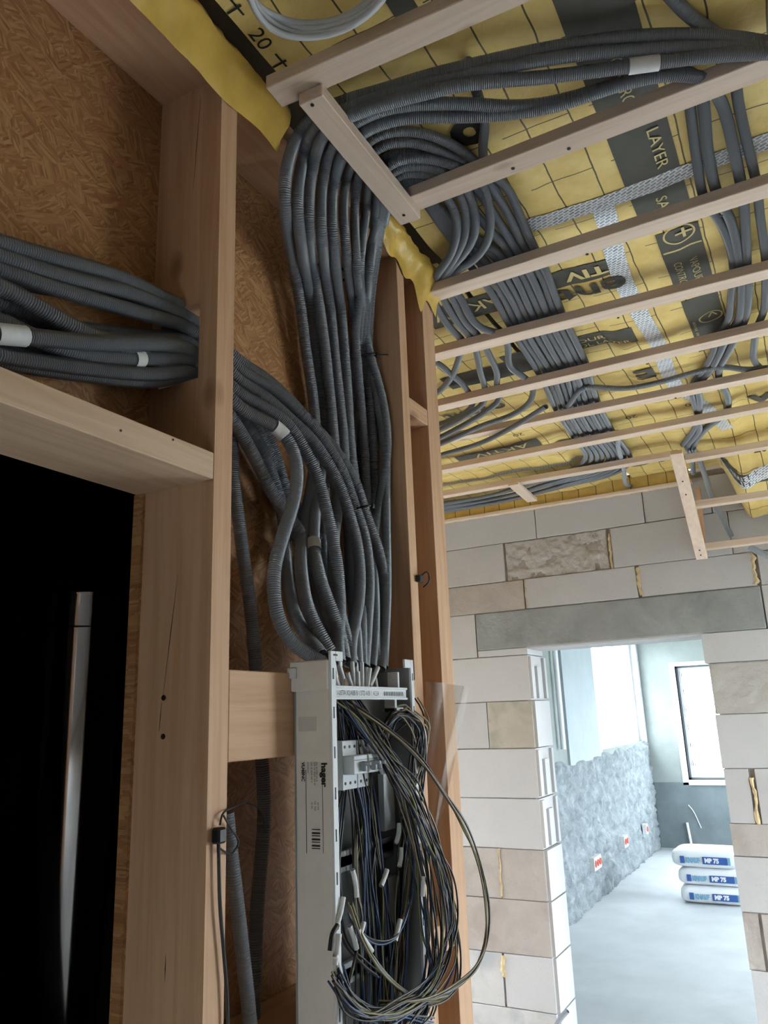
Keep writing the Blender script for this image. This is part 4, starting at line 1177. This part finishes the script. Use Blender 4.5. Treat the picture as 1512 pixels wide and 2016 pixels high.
# white cable coil under the ceiling
rc = empty('cable_coil', (-.48, .735, 2.71), 'coil of white cable hanging under the yellow ceiling', 'cable coil')
cable_w = plain('white_cable', (.56, .58, .60), .45, 0, .4)
for k in range(6):
    P = []
    for i in range(41):
        t = 2*math.pi*i/40
        P.append((-.478+(.112+.004*math.sin(3*t+k)+.003*(k % 3))*math.cos(t), .748+(.094+.003*math.sin(2*t+k))*math.sin(t), 2.745+.006*(k-2.5)+.006*math.sin(t*2+k*1.3)))
    V, F = smooth_tube(P, .0052, .01, 8)
    mk('cable_turn', V, F, cable_w, rc, True)
mk('hanger', *smooth_tube([(-.48, .64, 2.76), (-.48, .63, 2.80), (-.48, .64, 2.875)], .003, .01, 6), cable_w, rc, True)
#PART4
# ------------------------------------------------------------------ distribution panel
PY0, PY1, PXB, PXF, PZ0, PZ1 = 1.100, 1.392, -.779, -.705, .95, 1.803
pn = empty('distribution_panel', (PXF, (PY0+PY1)/2, PZ0), 'open distribution panel full of wires set between the timber studs', 'electrical panel')
def pz(v, u=650, x=PXF): return PX(u, v, x=x)[2]
def py(u, v=1400, x=PXF): return PX(u, v, x=x)[1]
side = mk('side_wall', *merge(bevel_box(PXB+.006, PXF-.002, PY0-.003, PY0+.004, PZ0, PZ1-.05, .001), bevel_box(PXB-.004, PXF-.002, PY0-.007, PY0+.004, PZ1-.055, PZ1-.006, .002)), GREY_PL, pn)
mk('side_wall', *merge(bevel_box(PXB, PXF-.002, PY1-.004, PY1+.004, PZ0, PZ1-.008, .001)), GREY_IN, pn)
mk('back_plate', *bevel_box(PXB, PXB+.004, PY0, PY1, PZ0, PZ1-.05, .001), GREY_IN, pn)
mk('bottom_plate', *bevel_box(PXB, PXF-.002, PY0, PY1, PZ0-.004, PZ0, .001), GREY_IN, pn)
rimL = mk('front_rim', *merge(bevel_box(PXF-.003, PXF+.002, PY0-.002, PY0+.013, PZ0, PZ1+.008, .0008), bevel_box(PXF-.003, PXF+.002, PY0+.013, PY0+.036, PZ1-.008, PZ1+.008, .0008), bevel_box(PXF-.003, PXF+.001, PY0+.028, PY0+.036, PZ1-.016, PZ1-.008, .0008)), WHITE_PL, pn)
rimR = mk('front_rim', *merge(bevel_box(PXF-.003, PXF+.002, PY1-.006, PY1+.006, PZ0, PZ1+.006, .0008), bevel_box(PXF-.003, PXF+.002, PY1-.030, PY1-.006, PZ1-.010, PZ1+.006, .0008)), WHITE_PL, pn)
for k in range(13):
    z = PZ1-.02-k*.062
    if z > PZ0: mk('slot', *boxes((PXF+.0016, PXF+.0026, PY0+.003, PY0+.006, z-.018, z)), DARK, rimL); mk('slot', *boxes((PXF+.0016, PXF+.0026, PY1-.001, PY1+.0015, z-.014, z)), DARK, rimR)
mk('slot', *boxes((PXF+.0016, PXF+.0026, PY0+.006, PY0+.018, PZ1+.0, PZ1+.003)), DARK, rimL)
mk('catch', *bevel_box(PXB-.006, PXB+.012, PY0-.012, PY0-.005, PZ1-.034, PZ1-.016, .002), WHITE_PL, pn)
# inner bracket ears by the far rim
mk('bracket', *merge(bevel_box(-.735, -.712, PY1-.045, PY1-.038, 1.735, 1.785, .001), bevel_box(-.735, -.712, PY1-.045, PY1-.015, 1.735, 1.742, .001), bevel_box(-.735, -.712, PY1-.060, PY1-.052, 1.712, 1.735, .001), bevel_box(-.735, -.712, PY1-.060, PY1-.025, 1.712, 1.719, .001)), WHITE_PL, pn)
# printed strip across the top
z1s, z0s = pz(1352, 700, -.712), pz(1376, 700, -.712)
st = mk('label_strip', *merge(bevel_box(-.716, -.712, PY0+.008, PY1-.012, z0s, z1s, .001), bevel_box(-.714, -.709, PY0+.008, PY1-.012, z0s-.001, z0s+.003, .0008), bevel_box(-.714, -.709, PY0+.008, PY1-.012, z1s-.003, z1s+.001, .0008)), WHITE_PL, pn)
flat_text('C1-USTA X2/ABB B 1 STD A/B 1  A.2.A', .012, (-.7118, PY0+.02, z0s+.006), DY, (0, 0, 1), INK_GAP, st, fit=.15, lift=.0006)
flat_text('IIIIIIIIIIII', .011, (-.7118, PY0+.19, z0s+.006), DY, (0, 0, 1), INK_GAP, st, fit=.075, lift=.0006)
# rails with carriers
for z in (1.66, 1.47, 1.30, 1.12):
    mk('din_rail', *merge(bevel_box(-.760, -.752, PY0+.012, PY1-.012, z-.017, z+.017, .001), bevel_box(-.766, -.752, PY0+.012, PY1-.012, z-.009, z+.009, .001)), STEEL, pn)
for z0_, z1_ in ((1.50, 1.60), (1.32, 1.42), (1.15, 1.27)):
    mk('side_carrier', *bevel_box(-.757, -.745, PY0+.012, PY0+.052, z0_, z1_, .001), WHITE_PL, pn)
    mk('side_carrier', *bevel_box(-.757, -.745, PY1-.055, PY1-.014, z0_, z1_, .001), WHITE_PL, pn)
# print on the outer side
DZ = (0, 0, -1)
zl = PX(633, 1502, y=PY0-.003)
sx0 = PX(640, 1540, y=PY0-.0035)
def side_text(s, u, v, size, fit, bold=0.0):
    p = PX(u, v, y=PY0-.0035)
    flat_text(s, size, p, DZ, DX, INK_GAP, side, fit=fit, bold=bold, lift=.0004)
side_text('hager', 633, 1502, .015, .037, .0006)
side_text('VU48NC', 594, 1500, .0085, .030, .0003)
for i, (u, a, b) in enumerate(((605, 1500, 1522), (612, 1500, 1540), (618, 1500, 1545), (622, 1500, 1538), (613, 1580, 1592), (619, 1578, 1596), (625, 1580, 1594))):
    p = PX(u, a, y=PY0-.0035); q = PX(u, b, y=PY0-.0035)
    flat_text('IIIII III IIIIII IIII II' if i < 4 else 'III IIII', .0042, p, DZ, DX, INK_GAP, side, fit=abs(p[2]-q[2]), lift=.0004)
for k in range(7):
    a = PX(614, 1632+k*6.2, y=PY0-.0035); b = PX(630, 1632+k*6.2, y=PY0-.0035)
    h = .0026 if k % 2 else .0013
    mk('barcode_bar', *boxes((a[0], b[0], PY0-.0038, PY0-.0028, a[2]-h, a[2])), INK_GAP, side)
for u, w in ((602, .0004), (634, .0003)):
    a = PX(u, 1515, y=PY0-.0035); b = PX(u, 1680, y=PY0-.0035)
    mk('printed_rule', *boxes((a[0]-w, a[0]+w, PY0-.0036, PY0-.0028, b[2], a[2])), INK_GAP, side)
mk('sticker', *boxes((PX(590, 1425, y=PY0)[0], PX(625, 1425, y=PY0)[0], PY0-.0036, PY0-.0028, PX(600, 1440, y=PY0)[2], PX(600, 1411, y=PY0)[2])), plain('grey_sticker', (.60, .565, .545), .6), side)

# breakers on the top rail
BRK = plain('pale_grey_breaker', (.60, .63, .66), .4)
BRG = plain('mid_grey_toggle', (.30, .33, .36), .4)
def breaker(u0, u1, n, label, body_u, toggle):
    y0, y1 = py(u0, 1500, -.725), py(u1, 1500, -.725)
    zt, zm1, zm0, zb = pz(1457, 690, -.725), pz(1481, 690, -.725), pz(1527, 690, -.725), pz(1552, 690, -.725)
    r = empty('circuit_breaker', (-.74, (y0+y1)/2, zb), label, 'breaker', 'modular breakers on the rail')
    mk('housing', *merge(bevel_box(-.752, -.715, y0, y1-.0005, zb, zt, .001)), BRK, r)
    nose = mk('nose', *bevel_box(-.716, -.694, y0+.002, y1-.001, zm0+.004, zm1-.004, .0012), BRK, r)
    for k in range(n):
        yc = y0+(y1-y0)*(k+.5)/n
        for zc in ((zt+zm1)/2, (zb+zm0)/2): mk('terminal', *disc((-.715, yc, zc), (1, 0, 0), .0026, .0008, 10), DARK, r)
    for f in toggle:
        yc = y0+(y1-y0)*f
        zc = (zm0+zm1)/2-.003
        mk('toggle', *merge(bevel_box(-.694, -.684, yc-.004, yc+.004, zc-.008, zc+.008, .002), bevel_box(-.688, -.676, yc-.003, yc+.003, zc+.001, zc+.007, .001)), BRG, nose)
    mk('marking', *boxes((-.6942, -.6935, y0+.004, y1-.003, zm1-.012, zm1-.0105)), plain('green_grey_marking', (.2, .3, .28), .5), nose)
breaker(664, 693, 3, 'wide three pole switch with one lever on the panel rail', None, (.55,))
breaker(694, 716, 2, 'narrow two pole breaker with two levers on the panel rail', None, (.28, .74))

# white sleeves where the cables enter the panel
SG = 'white cable ends at the panel entry'
ents = [((655, 1303), (662, 1328)), ((668, 1316), (676, 1330)), ((672, 1330), (676, 1350)), ((684, 1332), (693, 1350)), ((693, 1310), (697, 1348)), ((701, 1310), (703, 1345)), ((704, 1330), (706, 1352)), ((712, 1312), (713, 1350)), ((721, 1322), (719, 1354)), ((728, 1324), (722, 1352)), ((744, 1322), (728, 1345)), ((736, 1332), (742, 1352)), ((658, 1335), (668, 1350))]
for i, (a, b) in enumerate(ents):
    x = -.728-.006*(i % 3)
    V, F = smooth_tube([PX(a[0], a[1]-8, x=x), PX((a[0]+b[0])/2, (a[1]+b[1])/2, x=x), PX(b[0], b[1]+6, x=x)], .0042, .004, 8)
    tag(mk('cable_end', V, F, WHITE_PL, None, True), 'white cable jacket end between the conduits and the printed strip', 'cable', SG)

# ------------------------------------------------------------------ loose wires
WB = plain('black_wire', (.012, .012, .014), .35, 0, .6); WBR = plain('brown_wire', (.05, .028, .018), .35, 0, .6)
WBL = plain('blue_wire', (.018, .055, .16), .35, 0, .6); WGY = plain('green_yellow_wire', (.20, .19, .055), .4, 0, .5)
WGR = plain('grey_wire', (.10, .095, .09), .4, 0, .5); WTN = plain('tan_wire', (.26, .20, .11), .4, 0, .5)
PAL = [WB, WBL, WGY, WB, WBR, WBL, WTN, WB, WGR, WGY]
WR = .0017
def wire(ch, mat, label, group, j=3.0, jx=.006, r=WR):
    ox, oy, od = random.uniform(-j, j), random.uniform(-j, j), random.uniform(-jx, jx)
    P = [PX(u+ox+random.uniform(-j, j)*.75, v+oy+random.uniform(-j, j)*.75, x=x+od+random.uniform(-jx, jx)*.4) for (u, v, x) in ch]
    V, F = smooth_tube(P, r, .012, 5)
    return tag(mk('wire', V, F, mat, None, True), mat.name.split('_wire')[0].replace('_', '-')+' '+label, 'wire', group)
def spray(ch, n, j, label, group, pal=PAL, jx=.008, spread=None):
    for k in range(n):
        c = ch
        if spread:
            t = (k/(max(1, n-1))-.5)*2
            c = [(u+spread[0]*t*(i/(len(ch)-1)), v+spread[1]*t*(i/(len(ch)-1)), x) for i, (u, v, x) in enumerate(ch)]
        wire(c, pal[k % len(pal)], label, group, j, jx)
spray([(668, 1372, -.735), (705, 1398, -.715), (760, 1436, -.69), (820, 1490, -.66), (870, 1555, -.64), (915, 1630, -.625), (946, 1710, -.615), (960, 1790, -.61), (958, 1855, -.61), (938, 1903, -.615), (900, 1942, -.63), (850, 1966, -.645), (800, 1972, -.66), (750, 1975, -.69)], 6, 3.5, 'wire of the big outer loop swinging out in front of the studs', 'wires of the big outer loop', [WB, WGR, WTN, WB, WGY], .003)
spray([(672, 1374, -.735), (710, 1420, -.715), (760, 1490, -.69), (805, 1560, -.675), (845, 1640, -.66), (874, 1730, -.65), (885, 1815, -.645), (878, 1880, -.65), (850, 1940, -.66), (800, 1980, -.67), (740, 2000, -.68), (690, 1975, -.69), (662, 1930, -.70)], 22, 12, 'wire of the inner loop curling back into the panel foot', 'wires of the inner loop', PAL, .01, (10, 8))
spray([(690, 1376, -.74), (735, 1440, -.72), (780, 1530, -.70), (815, 1620, -.685), (838, 1720, -.675), (850, 1830, -.675), (852, 1910, -.68), (838, 1975, -.69), (800, 2040, -.70)], 18, 14, 'wire falling in a long curve past the right rim of the panel', 'wires falling past the rim', PAL, .01, (14, 0))
spray([(870, 1700, -.66), (893, 1800, -.65), (903, 1880, -.65), (898, 1935, -.655), (880, 1965, -.66), (840, 1975, -.67)], 4, 5, 'short wire hanging as a hook over the last studs', 'hooked wires', [WB, WBR, WGY, WB], .004)
spray([(758, 1452, -.735), (770, 1420, -.72), (792, 1405, -.71), (815, 1412, -.70), (827, 1440, -.70), (826, 1490, -.705), (815, 1560, -.715), (802, 1660, -.72), (792, 1780, -.725), (780, 1900, -.73), (768, 2040, -.735)], 28, 11, 'wire of the tight bunch arching over at the right rim', 'wires arching at the rim', [WB, WB, WTN, WBL, WB, WBR, WGY, WB], .014, (10, 0))
spray([(683, 1376, -.745), (700, 1480, -.735), (720, 1600, -.73), (730, 1740, -.73), (738, 1880, -.73), (745, 2050, -.73)], 36, 16, 'wire hanging straight down inside the panel', 'wires hanging inside the panel', [WB, WBL, WB, WB, WGY, WB, WBR, WBL, WB], .016, (34, 0))
spray([(700, 1550, -.735), (704, 1600, -.725), (702, 1690, -.715), (706, 1760, -.71), (713, 1800, -.705), (708, 1850, -.705), (695, 1910, -.71), (686, 1960, -.715), (684, 2050, -.72)], 5, 3, 'wire dropping from under the breakers', 'wires under the breakers', [WTN, WGY, WTN, WBR, WB], .003)
spray([(676, 1552, -.74), (668, 1620, -.73), (662, 1700, -.725), (663, 1770, -.72), (680, 1850, -.715), (720, 1900, -.71), (745, 1920, -.71)], 6, 5, 'wire slipping down behind the left rim', 'wires behind the left rim', [WB, WB, WBL, WBR], .006)
spray([(790, 1540, -.70), (808, 1640, -.695), (812, 1740, -.69), (802, 1800, -.69), (778, 1848, -.69), (745, 1858, -.695), (712, 1838, -.70), (692, 1800, -.705)], 6, 5, 'wire of the hanging loop low in the panel', 'wires of the hanging loop', [WB, WBL, WB, WGR, WBL, WTN], .006)
spray([(690, 1780, -.70), (712, 1850, -.69), (750, 1910, -.68), (790, 1950, -.675), (830, 1965, -.67), (880, 1958, -.66)], 5, 4, 'wire slanting across the foot of the panel', 'wires across the panel foot', [WGY, WGY, WTN, WBL], .004)
spray([(668, 1900, -.705), (690, 1960, -.695), (740, 1992, -.69), (800, 2000, -.69), (850, 2012, -.69)], 5, 6, 'wire curling along the bottom of the photo', 'wires at the bottom', [WBL, WBL, WB, WBL, WGR], .006)
spray([(820, 1375, -.72), (832, 1392, -.71), (842, 1420, -.70), (838, 1465, -.70)], 2, 3, 'bare wire end standing up over the right rim', 'bare wire ends', [WTN, WB], .003)
# white sleeves on the wires
CG = 'white jackets left on the wires'
for i, (a, b, x) in enumerate((((724, 1462), (754, 1521), -.705), ((694, 1712), (702, 1766), -.70), ((676, 1766), (664, 1820), -.70), ((704, 1830), (732, 1872), -.695), ((688, 1822), (702, 1868), -.70), ((786, 1620), (780, 1660), -.70), ((790, 1668), (786, 1706), -.70), ((788, 1810), (778, 1852), -.69), ((877, 1742), (880, 1800), -.645), ((833, 1725), (832, 1765), -.665), ((660, 1880), (672, 1935), -.70), ((762, 1712), (750, 1744), -.71), ((668, 1838), (660, 1900), -.70), ((716, 1815), (704, 1850), -.70))):
    m = ((a[0]+b[0])/2+random.uniform(-2, 2), (a[1]+b[1])/2)
    V, F = smooth_tube([PX(*a, x=x), PX(*m, x=x), PX(*b, x=x)], .0042, .004, 8)
    tag(mk('cable_jacket', V, F, WHITE_TAPE, None, True), 'short white cable jacket left among the loose wires', 'cable', CG)
# small dark plug on the left rim
a = PX(655, 1826, x=-.69)
V, F = smooth_tube([PX(664, 1822, x=-.69), PX(655, 1838, x=-.688), PX(650, 1872, x=-.688)], .004, .004, 7)
tag(mk('wire_plug', V, F, DARK, None, True), 'small black wire connector lying over the left rim', 'connector')

# clear film hanging from the last studs
nx, nz = 16, 34; V = []; F = []
for i in range(nz):
    t = i/(nz-1)
    L = np.array([838+t*6, 1340+t*330]); R = np.array([922-max(0, t-.05)*62, 1352+t*300])
    for j in range(nx):
        s = j/(nx-1)
        u, v = L*(1-s)+R*s
        x = -.772+.075*s*(1-t)+.05*s*t+.012*math.sin(s*9+t*5)*s
        V.append(tuple(PX(u, v, x=x)))
for i in range(nz-1):
    for j in range(nx-1): F.append((i*nx+j, i*nx+j+1, (i+1)*nx+j+1, (i+1)*nx+j))
tag(mk('plastic_film', V, F, FILM, None, True), 'clear plastic film hanging from the edge of the last stud', 'plastic sheet')

# black cord tied to the notched stud
r = empty('black_cord', tuple(PX(436, 1660, x=-.775)), 'black cord knotted to the stud and hanging to the floor', 'cord')
mk('cord', *smooth_tube([PX(430, 1640, x=-.772), PX(431, 1700, x=-.772), PX(433, 1780, x=-.772), PX(441, 1880, x=-.772), PX(447, 1960, x=-.772), PX(449, 2060, x=-.772)], .0026, .01, 6), DARK, r, True)
mk('strand', *smooth_tube([PX(484, 1578, x=-.80), PX(462, 1588, x=-.785), PX(438, 1603, x=-.772), PX(433, 1625, x=-.772)], .0016, .006, 5), DARK, r, True)
mk('strand', *smooth_tube([PX(440, 1606, x=-.772), PX(456, 1634, x=-.775), PX(470, 1660, x=-.785), PX(458, 1680, x=-.785), PX(444, 1678, x=-.775), PX(430, 1668, x=-.770)], .0016, .006, 5), DARK, r, True)
mk('strand', *smooth_tube([PX(486, 1581, x=-.81), PX(505, 1588, x=-.82), PX(517, 1604, x=-.83), PX(522, 1640, x=-.85)], .0014, .006, 5), WB, r, True)
mk('knot', *merge(bevel_box(-.779, -.764, *(sorted((py(419, 1640, -.775), py(436, 1640, -.775)))), PX(430, 1660, x=-.775)[2], PX(430, 1628, x=-.775)[2], .003)), DARK, r)

# drying cracks in the notched stud
for (p, q, w) in (((350, 1130), (321, 1368), .0007), ((318, 1382), (313, 1440), .0005), ((326, 1880), (324, 1935), .0008), ((395, 190), (380, 375), .0006)):
    a, b = PX(*p, y=S1a-.0004), PX(*q, y=S1a-.0004); m = (a+b)/2
    V = [tuple(a), tuple(m+np.array([w, 0, 0])), tuple(b), tuple(m-np.array([w, 0, 0]))]
    V += [(x, y+.002, z) for x, y, z in V]
    mk('crack', V, [(0, 1, 2, 3), (7, 6, 5, 4), (0, 4, 5, 1), (1, 5, 6, 2), (2, 6, 7, 3), (3, 7, 4, 0)], plain('dark_crack', (.05, .022, .012), .8), s1)
